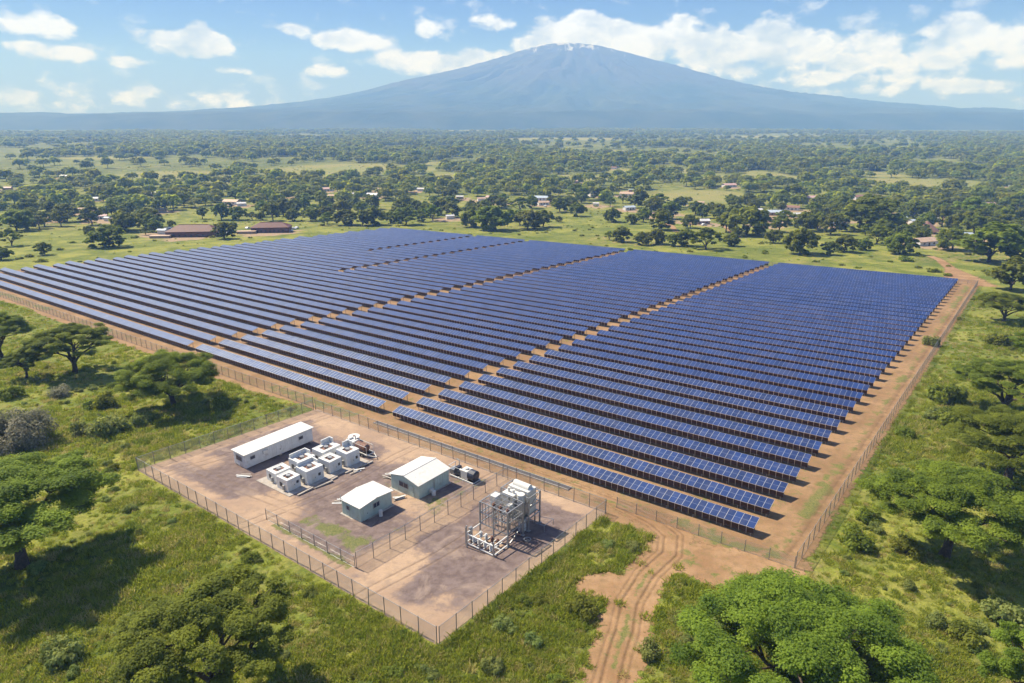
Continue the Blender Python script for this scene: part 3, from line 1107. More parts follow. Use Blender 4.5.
for k in range(38):
    solar_row(-78.6, 0, k, 'in the block nearest the right fence', k < 9)
    jl = rngp.uniform(-0.6, 0.6)
    solar_row(-161.0 + jl, -82.6, k, 'in the middle block', k < 4)
    lb = -372 + rngp.uniform(-1.5, 1.5) + max(0, (2 - k)) * 14 + (4 if k % 2 else 0) - (0 if k > 3 else 0)
    if k * PITCH_V < 112:
        solar_row(lb, -166.0 + jl, k, 'in the long left block', False)
    else:
        solar_row(-236.5, -166.0 + jl, k, 'in the far block left of the middle block', False)
        if k * PITCH_V < 168:
            solar_row(lb, -240.0, k, 'in the far left corner block', False)
        else:
            solar_row(-281.0, -240.0, k, 'in the narrow far block between two lanes', False)
            solar_row(lb, -285.0, k, 'in the far left corner block', False)

# dark open drain with pale kerb along the back of the compound, outside its fence
mb = MB()
mb.box(-79.5, -30.0, -0.45, 0.45, -0.1, 0.16, 0)
mb.box(-79.5, -30.0, 0.46, 0.62, -0.1, 0.22, 1)
mb.box(-79.5, -30.0, -0.62, -0.46, -0.1, 0.22, 1)
o = mb.build('drainage_channel', [M['drain'], M['concrete']], None, loc=(float((O + V * -4.6)[0]), float((O + V * -4.6)[1]), -T * float((O + V * -4.6)[1]) + 0.03), rot=ROT)
tag(o, "long dark covered drain with pale kerbs behind the compound fence", 'drain')

# ------------------------------------------------------------------ fences
POST_H = 2.55


def fence(name, pts, label, spacing=3.0, h=POST_H, gate=False, cat='fence', seed=0, top_rail=True):
    """pts are (u, v) corners"""
    rg = random.Random(seed)
    a0 = pts[0]
    t = thing(name, label, cat, uvw(a0[0], a0[1], 0), (0, 0, 0), 'wire mesh fences of the solar site')
    base = np.array(uvw(a0[0], a0[1], 0))
    mb = MB()
    mb.tube((0, 0, -0.3), (0, 0, h + 0.08), 0.055, n=8)
    mb.tube((0, 0, h + 0.08), (0, 0, h + 0.12), 0.07, 0.03, n=8)
    post_me = mb.mesh('post', M['post'])
    first = True
    for (p, q) in zip(pts[:-1], pts[1:]):
        A, B = np.array(uvw(*p)), np.array(uvw(*q))
        L = np.linalg.norm(B - A)
        n = max(1, int(round(L / spacing)))
        for i in range(n + 1):
            if i == 0 and not first:
                continue
            P = A + (B - A) * i / n
            link('post', post_me, t, P - base, (rg.gauss(0, 0.012), rg.gauss(0, 0.012), 0))
        first = False
        d = (B - A) / L
        import mathutils
        ux = mathutils.Vector(d)
        uz0 = mathutils.Vector((0, 0, 1))
        uy = uz0.cross(ux).normalized()
        uz = ux.cross(uy).normalized()
        rot = mathutils.Matrix((ux, uy, uz)).transposed().to_euler()
        # wire sheet between the posts, sagging a little, as two skins a hand's breadth of wire apart
        vs, fs = [], []
        segs = n * 2
        for i in range(segs + 1):
            x = L * i / segs
            off = rg.gauss(0, 0.012)
            for z in (0.03, h * 0.5, h):
                vs.append((x, off * (1 if z else 0), z))
        for i in range(segs):
            for k in range(2):
                b = i * 3 + k
                fs.append((b, b + 3, b + 4, b + 1))
        link('wire_mesh', mesh_np('wire_mesh', vs, fs, M['wire']), t, A - base, rot)
        r = MB()
        if top_rail:
            r.tube((0, 0, h), (L, 0, h), 0.032, n=6)
        r.tube((0, 0, 0.1), (L, 0, 0.1), 0.012, n=5)
        r.tube((0, 0, h * 0.5), (L, 0, h * 0.5), 0.010, n=5)
        r.build('rail', M['grey_steel'], t, loc=A - base, rot=rot)
    return t


fence('chain_link_fence', [(-95.9, -8.2), (-95.9, -46.2)], "chain link fence on the compound's left side, beside the long white container", seed=1)
fence('chain_link_fence', [(-95.7, -46.3), (-21.2, -46.3)], "long chain link fence along the compound's near side above the grass", seed=2)
fence('chain_link_fence', [(-21.0, -46.1), (-21.0, -8.0)], "chain link fence on the compound's right side, beside the steel gantry", seed=3)
fence('chain_link_fence', [(-21.2, -7.8), (-95.7, -7.8)], "chain link fence between the compound and the solar rows", seed=4)
fence('chain_link_fence', [(-40.6, -8.2), (-40.6, -42.0)], "inner chain link fence parting the gantry yard from the green huts", seed=5)
fence('chain_link_fence', [(-40.8, -42.1), (-62.0, -42.1)], "short inner chain link fence beside the strip of grass", h=1.9, seed=6)
fence('chain_link_fence', [(-375.0, -7.0), (-97.5, -7.0)], "long chain link fence in front of the left solar rows", spacing=3.2, seed=7)
fence('perimeter_fence', [(-20.6, -5.2), (7.1, -5.0)], "low wire fence with thin posts between the dirt track and the front solar row", spacing=3.4, h=1.9, top_rail=False, seed=8)
fence('chain_link_fence', [(7.2, -4.8), (7.3, 265.0)], "long chain link fence running away along the site's right edge", spacing=3.0, seed=9)
fence('chain_link_fence', [(7.0, 265.2), (-160.0, 265.2)], "distant chain link fence behind the far solar rows", spacing=3.4, h=2.0, seed=10)


# ------------------------------------------------------------------ compound
def uv_thing(name, label, cat, u, v, lift=0.04, group=None):
    return thing(name, label, cat, uvw(u, v, lift), (0, 0, TH), group)


def box_part(parent, name, dims, mat, bevel=0.0):
    mb = MB()
    mb.box(*dims)
    return mb.build(name, mat, parent, bevel)


# long white container (x along U, y along V)
def long_container():
    W, L, h = 3.7, 14.6, 2.65
    t = uv_thing('container_building', 'long white container building with flat white roof beside the left fence', 'container', -84.4, -34.1, 0.25)
    mb = MB()
    mb.box(0, W, 0, L, 0, h)
    for i in range(30):
        y = 0.35 + i * (L - 0.7) / 29
        mb.box(W, W + 0.03, y - 0.08, y + 0.08, 0.15, h - 0.15)
        mb.box(-0.03, 0, y - 0.08, y + 0.08, 0.15, h - 0.15)
    mb.build('wall', M['white_wall'], t)
    mb = MB()
    mb.box(-0.25, W + 0.25, -0.3, L + 0.3, h, h + 0.14)
    mb.box(-0.1, W + 0.1, L / 2 - 0.05, L / 2 + 0.05, h + 0.14, h + 0.18)
    mb.build('roof', M['white'], t)
    mb = MB()
    for y in (0.3, L / 2, L - 0.3):
        mb.box(0.1, W - 0.1, y - 0.25, y + 0.25, -0.35, 0)
    mb.build('foundation', M['concrete'], t)
    f = MB()
    f.box(0.8, 2.7, -0.06, 0.0, 1.05, 2.0)
    wnd = f.build('window', M['grey_steel'], t)
    g = MB(); g.box(0.9, 2.6, -0.075, -0.062, 1.13, 1.92); g.build('pane', M['glass'], wnd)
    for y, z in ((1.0, 1.35), (11.4, 1.25)):
        f = MB(); f.box(W + 0.03, W + 0.08, y, y + 1.0, z, z + 0.7)
        wnd = f.build('window', M['grey_steel'], t)
        g = MB(); g.box(W + 0.082, W + 0.095, y + 0.08, y + 0.92, z + 0.08, z + 0.62); g.build('pane', M['glass'], wnd)
    f = MB(); f.box(W + 0.03, W + 0.09, 6.4, 7.4, 0.1, 2.15)
    d = f.build('door', M['white_wall'], t)
    g = MB(); g.box(W + 0.09, W + 0.14, 7.15, 7.25, 1.0, 1.2); g.build('handle', M['dark'], d)
    f = MB(); f.box(W + 0.03, W + 0.28, 3.6, 4.5, 1.5, 2.1); f.build('vent', M['white'], t)


long_container()


def hut(u, v, W, L, h, rise, label, ridge_x, name='green_hut'):
    """gabled white-roofed hut; ridge runs along x (U) when ridge_x else along y (V)"""
    t = uv_thing(name, label, 'hut', u, v, 0.1)
    mb = MB()
    if ridge_x:
        P = [(0, 0, 0), (W, 0, 0), (W, L, 0), (0, L, 0), (0, 0, h), (W, 0, h), (W, L, h), (0, L, h), (0, L / 2, h + rise), (W, L / 2, h + rise)]
        mb.add(P, [(0, 3, 2, 1), (0, 1, 5, 4), (2, 3, 7, 6), (1, 2, 6, 9, 5), (3, 0, 4, 8, 7)])
    else:
        P = [(0, 0, 0), (W, 0, 0), (W, L, 0), (0, L, 0), (0, 0, h), (W, 0, h), (W, L, h), (0, L, h), (W / 2, 0, h + rise), (W / 2, L, h + rise)]
        mb.add(P, [(0, 3, 2, 1), (1, 2, 6, 5), (3, 0, 4, 7), (0, 1, 5, 8, 4), (2, 3, 7, 9, 6)])
    for i in range(int(W / 0.6)):
        mb.box(0.3 + i * 0.6, 0.34 + i * 0.6, -0.025, 0, 0.05, h - 0.05)
    for i in range(int(L / 0.6)):
        mb.box(W, W + 0.025, 0.3 + i * 0.6, 0.34 + i * 0.6, 0.05, h - 0.05)
    mb.build('wall', M['green_wall'], t)
    mb = MB()
    e, th = 0.28, 0.09
    if ridge_x:
        for s in (0, 1):
            ya, yb = (-e, L / 2) if s == 0 else (L + e, L / 2)
            sl = rise / (L / 2)
            za, zb = h - e * sl + 0.01, h + rise + 0.01
            P = [(-e, ya, za), (W + e, ya, za), (W + e, yb, zb), (-e, yb, zb)]
            P += [(a, b, c + th) for a, b, c in P]
            mb.add(P, [(0, 3, 2, 1), (4, 5, 6, 7), (0, 1, 5, 4), (1, 2, 6, 5), (2, 3, 7, 6), (3, 0, 4, 7)])
        mb.box(-e, W + e, L / 2 - 0.14, L / 2 + 0.14, h + rise + th, h + rise + th + 0.05)
    else:
        for s in (0, 1):
            xa, xb = (-e, W / 2) if s == 0 else (W + e, W / 2)
            sl = rise / (W / 2)
            za, zb = h - e * sl + 0.01, h + rise + 0.01
            P = [(xa, -e, za), (xb, -e, zb), (xb, L + e, zb), (xa, L + e, za)]
            P += [(a, b, c + th) for a, b, c in P]
            mb.add(P, [(0, 3, 2, 1), (4, 5, 6, 7), (0, 1, 5, 4), (1, 2, 6, 5), (2, 3, 7, 6), (3, 0, 4, 7)])
        mb.box(W / 2 - 0.14, W / 2 + 0.14, -e, L + e, h + rise + th, h + rise + th + 0.05)
    mb.build('roof', M['white'], t)
    mb = MB(); mb.box(-0.3, W + 0.3, -0.3, L + 0.3, -0.25, 0.03); mb.build('foundation', M['concrete'], t)
    return t, W, L, h


t, W, L, h = hut(-54.4, -22.9, 6.6, 7.3, 2.75, 0.75, 'larger pale green hut with white gabled roof beside the generator', False)
w_ = MB(); w_.box(2.0, 4.2, -0.09, -0.026, 1.2, 2.15); w_ = w_.build('window', M['grey_steel'], t)
g = MB(); g.box(2.1, 3.1, -0.1, -0.092, 1.28, 2.07); g.box(3.2, 4.1, -0.1, -0.092, 1.28, 2.07); g.build('pane', M['glass'], w_)
g = MB(); g.box(4.6, 5.5, -0.07, -0.026, 0.05, 2.1); d = g.build('door', M['green_wall'], t)
g = MB(); g.box(5.3, 5.38, -0.11, -0.07, 1.0, 1.15); g.build('handle', M['dark'], d)
g = MB(); g.box(W + 0.03, W + 0.6, 2.4, 3.1, 0.3, 1.0); g.build('air_conditioner', M['white'], t, 0.03)
g = MB(); g.tube((W + 0.06, 3.6, 0.1), (W + 0.06, 3.6, 2.7), 0.05); g.build('downpipe', M['grey_steel'], t)

t, W, L, h = hut(-54.1, -33.6, 4.4, 6.5, 2.6, 0.32, 'smaller pale green hut with white roof beside the grass strip', True)
w_ = MB(); w_.box(W + 0.026, W + 0.09, 2.6, 3.9, 1.25, 2.1); w_ = w_.build('window', M['grey_steel'], t)
g = MB(); g.box(W + 0.092, W + 0.1, 2.7, 3.2, 1.32, 2.03); g.box(W + 0.092, W + 0.1, 3.3, 3.8, 1.32, 2.03); g.build('pane', M['glass'], w_)
w_ = MB(); w_.box(1.2, 1.9, -0.09, -0.026, 1.2, 1.95); w_ = w_.build('window', M['grey_steel'], t)
g = MB(); g.box(1.28, 1.82, -0.1, -0.092, 1.28, 1.87); g.build('pane', M['glass'], w_)
g = MB(); g.box(W + 0.026, W + 0.08, 0.6, 1.5, 0.05, 2.05); d = g.build('door', M['green_wall'], t)
g = MB(); g.box(W + 0.08, W + 0.12, 1.3, 1.38, 1.0, 1.15); g.build('handle', M['dark'], d)
g = MB(); g.tube((-0.05, -0.12, 2.2), (-0.05, -0.12, 3.3), 0.07); g.build('flue', M['grey_steel'], t)
# white water drum standing beside the smaller hut
g = MB(); g.tube((0, 0, 0), (0, 0, 1.0), 0.32, n=14); g.tube((0, 0, 1.0), (0, 0, 1.08), 0.2, n=10)
tag(g.build('water_drum', M['white'], None, loc=uvw(-48.7, -30.4, 0.06)), 'small white drum on the ground outside the smaller green hut', 'drum')
g = MB(); g.tube((0, 0, 0), (0, 0, 0.8), 0.36, n=14); g.tube((0, 0, 0.8), (0, 0, 0.86), 0.25, n=10)
tag(g.build('water_drum', M['white'], None, loc=uvw(-46.9, -20.3, 0.06)), 'squat white drum outside the larger green hut', 'drum')


# cluster of white roofless equipment enclosures
def enclosure(u, v, W, L, h, label, kind, seed):
    rg = random.Random(seed)
    t = uv_thing('equipment_enclosure', label, 'enclosure', u, v, 0.16, 'white equipment enclosures beside the long container')
    t.rotation_euler = (0, 0, TH + rg.uniform(-.05, .05))
    t.scale = (rg.uniform(.82, .93), rg.uniform(.82, .93), rg.uniform(.92, 1.08))
    mb = MB()
    th = 0.22
    mb.box(0, W, 0, th, 0, h); mb.box(0, W, L - th, L, 0, h)
    mb.box(0, th, th, L - th, 0, h); mb.box(W - th, W, th, L - th, 0, h)
    if kind == 1:       # stepped parapet
        mb.box(0, th, th, L - th, h, h + 0.6); mb.box(0, W * .55, L - th, L, h, h + 0.6)
    if kind == 2:       # raised corner blades
        mb.box(0, W * 0.35, L - th, L, h, h + 0.9); mb.box(0, th, L * .5, L - th, h, h + 0.9)
    mb.build('wall', M['white_wall'], t)
    mb = MB()
    k = 0.26
    z = h - 0.28
    ox0, ox1, oy0, oy1 = W * (.5 - k) , W * (.5 + k), L * (.5 - k), L * (.5 + k)
    mb.box(th, ox0, th, L - th, z, h - 0.06); mb.box(ox1, W - th, th, L - th, z, h - 0.06)
    mb.box(ox0, ox1, th, oy0, z, h - 0.06); mb.box(ox0, ox1, oy1, L - th, z, h - 0.06)
    mb.build('roof', M['white'], t)
    mb = MB()
    mb.box(ox0 - .12, ox1 + .12, oy0 - .12, oy1 + .12, z - .05, z - 0.002, 0)
    mb.tube(((ox0 + ox1) / 2, (oy0 + oy1) / 2, z), ((ox0 + ox1) / 2, (oy0 + oy1) / 2, h + 0.12), min(W, L) * .14, n=12, mi=1)
    mb.bar((ox0, (oy0 + oy1) / 2, h - .05), (ox1, (oy0 + oy1) / 2, h - .05), .08, mi=1)
    mb.build('fan', [M['rust'], M['grey_steel']], t)
    g = MB(); g.box(W, W + 0.06, L * .3, L * .3 + 0.8, 0.15, 1.75); d = g.build('door', M['white'], t)
    g = MB(); g.box(W + 0.06, W + 0.1, L * .3 + 0.62, L * .3 + 0.7, 0.85, 1.05); g.build('handle', M['dark'], d)
    g = MB(); g.box(W, W + 0.07, L * .68, L * .68 + 0.5, 1.0, 1.5); g.build('vent', M['dark'], t)
    g = MB(); g.box(W * .3, W * .3 + .7, -0.07, 0, 0.7, 1.5); g.build('vent', M['dark'], t)
    g = MB()
    g.box(W * .62, W * .62 + .45, -0.35, -0.02, 0.3, 1.2)
    g.build('junction_box', M['grey_steel'], t)


E_ = [(-69.8, -34.9, 3.2, 3.1, 2.3, 'white equipment enclosure at the near corner of its cluster', 0),
      (-69.6, -31.1, 3.4, 3.8, 2.7, 'tall white enclosure second along the front line of its cluster', 1),
      (-69.9, -26.2, 3.3, 3.3, 2.5, 'square white enclosure third along the front line of its cluster', 0),
      (-69.7, -22.4, 3.5, 3.4, 2.7, 'white enclosure with vent at the far end of the front line', 2),
      (-73.9, -34.2, 3.3, 3.7, 2.1, 'low white enclosure behind the near corner one, facing the container end', 0),
      (-73.8, -29.7, 3.2, 4.0, 2.3, 'white enclosure in the middle of the rear line near the container', 1),
      (-73.9, -24.6, 3.3, 4.8, 2.6, 'white enclosure with raised corner at the far end of the rear line', 2)]
for i, (u, v, W, L, h, lab, kd) in enumerate(E_):
    enclosure(u, v, W, L, h, lab, kd, i)
mb = MB()
mb.box(-75.0, -65.6, -35.6, -18.3, -0.3, 0.12)
o_ = MB()
o_.box(0, 9.6, 0, 17.4, -0.2, 0.09)
tag(o_.build('concrete_slab', M['concrete'], None, 0.0, loc=uvw(-75.1, -35.6, 0.05), rot=ROT), 'pale concrete slab under the white enclosures', None, None, 'structure')
# cable ducts and loose conduits beside the enclosures
rg = random.Random(5)
for i in range(5):
    g = MB()
    Ld = rg.uniform(1.6, 4.2)
    g.box(0, 0.35, 0, Ld, 0, 0.22)
    lab = ['first', 'second', 'third', 'fourth', 'fifth'][i]
    tag(g.build('cable_duct', M['concrete'], None, 0.02, loc=uvw(-65.2 + rg.uniform(0, .5), -34.5 + i * 3.4, 0.06), rot=(0, 0, TH + rg.gauss(0, .05))),
        f'short pale cable duct on the ground, {lab} from the near end of the enclosure line', 'cable duct', 'cable ducts beside the white enclosures')


def machine_trailer():
    t = uv_thing('pump_trailer', 'long machine trailer with rusty brown tank and white frame', 'trailer', -73.4, -17.6, 0.1)
    mb = MB()
    for y in (0, 1.7):
        mb.bar((0, y, 0.75), (6.6, y, 0.75), 0.16, 0.22)
    for x in (0, 1.6, 3.2, 4.8, 6.5):
        mb.bar((x, 0, 0.75), (x, 1.7, 0.75), 0.12)
    mb.bar((6.5, 0, 0.75), (8.2, 0.85, 0.6), 0.12)
    mb.bar((6.5, 1.7, 0.75), (8.2, 0.85, 0.6), 0.12)
    mb.build('chassis', M['white'], t)
    mb = MB()
    n = 14
    mb.tube((3.1, .85, 1.65), (5.6, .85, 1.65), 0.75, n=n); mb.tube((5.6, .85, 1.65), (5.85, .85, 1.65), 0.75, 0.4, n=n); mb.tube((3.1, .85, 1.65), (2.85, .85, 1.65), 0.75, 0.4, n=n)
    mb.build('tank', M['rust'], t, 0.0)
    mb = MB(); mb.box(0.3, 2.5, 0.1, 1.6, 0.88, 2.2); mb.box(0.5, 1.2, 0.3, 1.4, 2.2, 2.5)
    mb.build('engine_cover', M['white'], t, 0.06)
    mb = MB(); mb.box(0.6, 2.2, 0.06, 0.1, 1.1, 1.9); mb.build('vent', M['dark'], t)
    mb = MB(); mb.tube((2.0, 1.2, 2.2), (2.0, 1.2, 3.0), 0.08); mb.build('exhaust_pipe', M['dark'], t)
    for x in (1.4, 4.4, 5.3):
        for y in (-0.12, 1.82):
            mb = MB(); mb.tube((x, y - .12, .42), (x, y + .12, .42), 0.42, n=14, mi=0); mb.tube((x, y - .13, .42), (x, y + .13, .42), 0.2, n=10, mi=1)
            mb.build('wheel', [M['tyre'], M['grey_steel']], t)
    mb = MB()
    for x in (0, 2.6, 6.4):
        for y in (0.02, 1.68):
            mb.bar((x, y, .8), (x, y, 2.3), .07)
    for y in (0.02, 1.68):
        mb.bar((2.6, y, 2.3), (6.4, y, 2.3), .07)
    mb.build('guard_rail', M['white'], t)


machine_trailer()
t = uv_thing('cable_reel', 'round white and grey cable reel lying near the container end', 'cable reel', -75.4, -13.6, 0.1)
mb = MB(); mb.tube((0, 0, 0.0), (0, 0, 0.1), 1.15, n=20); mb.tube((0, 0, 0.85), (0, 0, 0.95), 1.15, n=20); mb.build('flange', M['white_wall'], t)
mb = MB(); mb.tube((0, 0, 0.1), (0, 0, 0.85), 0.7, n=16); mb.tube((0, 0, .95), (0, 0, 1.0), .3, n=10); mb.build('drum', M['rust'], t)


def generator_skid():
    t = uv_thing('generator_skid', 'skid mounted generator with dark round tank and white body beside the larger hut', 'generator', -49.6, -13.4, 0.1)
    mb = MB()
    for y in (0, 1.9):
        mb.bar((0, y, 0.2), (5.4, y, 0.2), 0.16, 0.24)
    for x in (0, 1.8, 3.6, 5.4):
        mb.bar((x, 0, 0.2), (x, 1.9, 0.2), 0.12)
    mb.build('skid_frame', M['white_wall'], t)
    mb = MB(); mb.tube((4.0, .95, 1.25), (5.3, .95, 1.25), 0.95, n=18); mb.tube((5.3, .95, 1.25), (5.5, .95, 1.25), .95, .5, n=18)
    mb.build('tank', M['black_tank'], t)
    mb = MB(); mb.box(2.4, 4.0, .1, 1.8, .35, 2.0); mb.tube((3.2, .95, 2.0), (3.2, .95, 2.25), .4, n=12)
    mb.build('housing', M['white'], t, 0.08)
    mb = MB(); mb.tube((1.5, .95, 1.0), (2.4, .95, 1.0), .7, n=14); mb.box(.9, 1.5, .4, 1.5, .35, 1.9)
    mb.build('motor', M['black_tank'], t)
    mb = MB(); mb.box(-.3, .7, .2, 1.6, .4, 1.3); mb.build('radiator', M['grey_steel'], t, 0.03)
    mb = MB(); mb.tube((1.2, 1.2, 1.8), (1.2, 1.2, 3.0), .08); mb.tube((1.2, 1.2, 2.95), (.6, 1.2, 3.1), .08); mb.build('exhaust_pipe', M['grey_steel'], t)
    mb = MB(); mb.bar((-.3, .1, .3), (-.3, .1, 2.0), .08); mb.bar((-.3, 1.8, .3), (-.3, 1.8, 2.0), .08); mb.bar((-.3, .1, 2.0), (-.3, 1.8, 2.0), .08)
    mb.bar((-.3, .1, 2.0), (2.2, .1, 2.0), .06); mb.build('guard_rail', M['white_wall'], t)


generator_skid()


# steel gantry with tank and switchgear: local x along U, y along V, origin at its near left corner
def gantry():
    t = uv_thing('steel_gantry', 'open steel gantry of grey posts and white beams in the right yard', 'gantry', -32.6, -28.3, 0.08)
    xs = (0.0, 2.6, 5.2)
    tall = (3.2, 6.9, 8.3, 11.2)
    for x in (0.0, 5.2):
        for y in tall:
            mb = MB(); mb.bar((x, y, 0), (x, y, 6.0), .2); mb.box(x - .25, x + .25, y - .25, y + .25, 0, .08)
            mb.build('post', M['grey_steel'], t)
    for y in (3.2, 6.9):
        mb = MB(); mb.bar((2.6, y, 0), (2.6, y, 6.0), .16); mb.build('post', M['grey_steel'], t)
    for (x, y, hh) in ((0, 0, 3.1), (5.2, 0, 2.7), (0.6, -.5, 3.9), (2.6, 0, 2.0)):
        mb = MB(); mb.bar((x, y, 0), (x, y, hh), .18); mb.build('post', M['grey_steel'], t)
    # top ring
    for z, mat, wdt in ((6.0, 'grey_steel', .13), (4.1, 'grey_steel', .14), (2.2, 'grey_steel', .14)):
        mb = MB()
        for x in (0.0, 5.2):
            mb.bar((x, 3.2, z), (x, 6.9, z), wdt)
            mb.bar((x, 8.3, z), (x, 11.2, z), wdt)
            if z < 3 and x > 1:
                mb.bar((x, 6.9, z), (x, 8.3, z), wdt)
        for y in (3.2, 6.9, 8.3, 11.2):
            if not (z == 4.1 and y == 8.3):
                mb.bar((0, y, z + .01), (5.2, y, z + .01), wdt)
        mb.build('beam', M[mat], t)
    mb = MB()
    for x in (1.3, 2.6, 3.9):
        mb.bar((x, 3.2, 6.02), (x, 6.9, 6.02), .06)
    for y in (4.1, 5.0, 5.9):
        mb.bar((0, y, 6.05), (5.2, y, 6.05), .06)
    for x in (1.7, 3.4):
        mb.bar((x, 8.3, 6.04), (x, 11.2, 6.04), .06)
    mb.build('roof_grid', M['grey_steel'], t)
    mb = MB(); mb.box(.3, 1.4, 5.2, 6.5, 4.25, 6.3); mb.box(3.0, 3.7, 5.6, 6.5, 4.25, 5.4); mb.build('switch_box', M['white'], t, .05)
    mb = MB()
    for y in np.linspace(3.5, 6.6, 9):
        mb.bar((5.2, y, 2.2), (5.2, y, 6.0), .08)
    for x in np.linspace(.5, 4.7, 8):
        mb.bar((x, 3.2, 2.2), (x, 3.2, 5.9), .07)
    mb.build('bus_bar', M['grey_steel'], t)
    mb = MB()
    mb.bar((0, 3.2, .1), (5.2, 3.2, 2.1), .08); mb.bar((5.2, 3.2, .1), (5.2, 6.9, 2.1), .08); mb.bar((5.2, 11.2, .1), (5.2, 8.3, 2.1), .08); mb.bar((0, 11.2, .2), (0, 8.3, 4.0), .08)
    mb.bar((5.2, 8.3, 4.1), (5.2, 11.2, 6.0), .08)
    mb.build('brace', M['grey_steel'], t)
    # low front bay
    mb = MB()
    for z in (.35, 2.0):
        mb.bar((0, 0, z), (5.2, 0, z), .16); mb.bar((0, 0, z), (0, 3.2, z), .14); mb.bar((5.2, 0, z), (5.2, 3.2, z), .14)
    for x in (1.0, 2.0, 3.1, 4.2):
        mb.bar((x, 0, .4), (x, 3.2, .4), .12)
    mb.bar((0, 1.6, .42), (5.2, 1.6, .42), .12)
    mb.build('base_frame', M['white_wall'], t)
    for x in (.9, 1.9, 3.0, 4.1):
        for y in (.7, 2.3):
            mb = MB()
            mb.tube((x, y, .45), (x, y, 1.5), .12, n=10)
            for k in range(4):
                mb.tube((x, y, .6 + k * .22), (x, y, .68 + k * .22), .24, n=10)
            mb.build('insulator', M['rust' if (x > 2 and y > 1) else 'white_wall'], t)
    for x in (1.3, 2.6, 3.9):
        mb = MB()
        mb.tube((x, 4.9, 4.2), (x, 4.9, 5.5), .13, n=10)
        for k in range(5):
            mb.tube((x, 4.9, 4.3 + k * .22), (x, 4.9, 4.38 + k * .22), .26, n=10)
        mb.build('insulator', M['rust'], t)
    mb = MB()
    mb.box(-.3, .0, .9, 1.5, 0.1, 2.4); mb.build('control_box', M['grey_steel'], t)
    mb = MB()
    for k in range(9):
        mb.box(.3 + k * .55, .42 + k * .55, 3.3, 6.8, 4.14, 4.2)
    mb.build('platform', M['grey_steel'], t)
    mb = MB()
    mb.bar((5.2, 11.2, 1.1), (7.2, 12.0, 1.1), .06); mb.bar((7.2, 12.0, 0), (7.2, 12.0, 1.1), .06); mb.bar((5.2, 9.4, 1.1), (7.2, 9.6, 1.1), .06); mb.bar((7.2, 9.6, 0), (7.2, 9.6, 1.1), .06)
    mb.bar((7.2, 9.6, 1.1), (7.2, 12, 1.1), .06)
    mb.build('handrail', M['grey_steel'], t)
    return t


gantry().scale = (1, 1, .93)
t = uv_thing('transformer_cabinet', 'tall white cabinet with curved top standing inside the steel gantry', 'transformer', -31.9, -20.6, 2.55)
mb = MB(); mb.box(0.2, 3.9, 1.2, 3.3, 0, 3.9); mb.box(0.3, 2.4, -.5, 1.1, 0.6, 3.5); mb.tube((3.2, .35, 0.2), (3.2, .35, 3.8), .6, n=16); mb.build('body', M['white'], t, 0.0)
mb = MB(); mb.tube((.6, 2.3, 3.95), (3.5, 2.3, 3.95), .6, n=16); mb.tube((1.0, .3, 3.5), (1.0, .3, 4.2), .2, n=10); mb.tube((1.9, .3, 3.5), (1.9, .3, 4.1), .2, n=10)
mb.build('conservator_tank', M['white'], t)
mb = MB(); mb.box(3.91, 3.97, .3, 1.3, .6, 2.4); mb.build('panel', M['grey_steel'], t)
mb = MB(); mb.box(0.0, 4.0, -.6, 3.4, -.16, -.002); [mb.bar((x, y, -.16), (x, y, -2.35), .16) for x in (.2, 3.8) for y in (-.4, 3.2)]
mb.build('stand', M['grey_steel'], t)
for i, (u_, v_, n_, rz_, lab) in enumerate([(-57.6, -20.5, 6, .1, 'low stack of pale planks at the left side of the larger hut'), (-50.6, -25.2, 5, 1.2, 'pinkish plank pile between the two green huts'), (-57.2, -31.0, 4, .3, 'few loose boards left of the smaller hut'),
                                            (-64.0, -22.5, 4, 1.5, 'loose boards lying beside the far end of the white enclosures'), (-78.2, -36.2, 4, .5, 'loose boards at the near end of the long container')]):
    t = uv_thing('plank_stack', lab, 'planks', u_, v_, 0.06, None)
    rg = random.Random(i)
    for k in range(n_):
        mb = MB(); L_ = rg.uniform(1.6, 3.0)
        mb.box(-L_ / 2, L_ / 2, -.14, .14, 0, .07)
        mb.build('plank', M['concrete'] if k % 2 else M['white_wall'], t, loc=(rg.uniform(-.25, .25), rg.uniform(-.7, .7), .075 * k), rot=(0, 0, rz_ + rg.gauss(0, .25)))
t = uv_thing('steel_drum', 'grey upright steel drum under the gantry edge', 'drum', -28.6, -20.0, 0.06)
mb = MB(); mb.tube((0, 0, 0), (0, 0, 2.0), .62, n=18); mb.tube((0, 0, 2.0), (0, 0, 2.12), .62, .4, n=18); mb.build('shell', M['white_wall'], t)
mb = MB(); [mb.tube((0, 0, z), (0, 0, z + .06), .66, n=18) for z in (.5, 1.4)]; mb.build('band', M['grey_steel'], t)
t = uv_thing('ground_valve', 'small grey ring valve on the ground right of the gantry', 'valve', -25.9, -22.3, 0.06)
mb = MB()
for i in range(12):
    a, b = 2 * math.pi * i / 12, 2 * math.pi * (i + 1) / 12
    mb.tube((.5 * math.cos(a), .5 * math.sin(a), .5), (.5 * math.cos(b), .5 * math.sin(b), .5), .06, n=6)
mb.build('handwheel', M['grey_steel'], t)
mb = MB(); mb.tube((0, 0, 0), (0, 0, .5), .12, n=10); mb.bar((-.45, 0, .5), (.45, 0, .5), .06); mb.build('stem', M['grey_steel'], t)
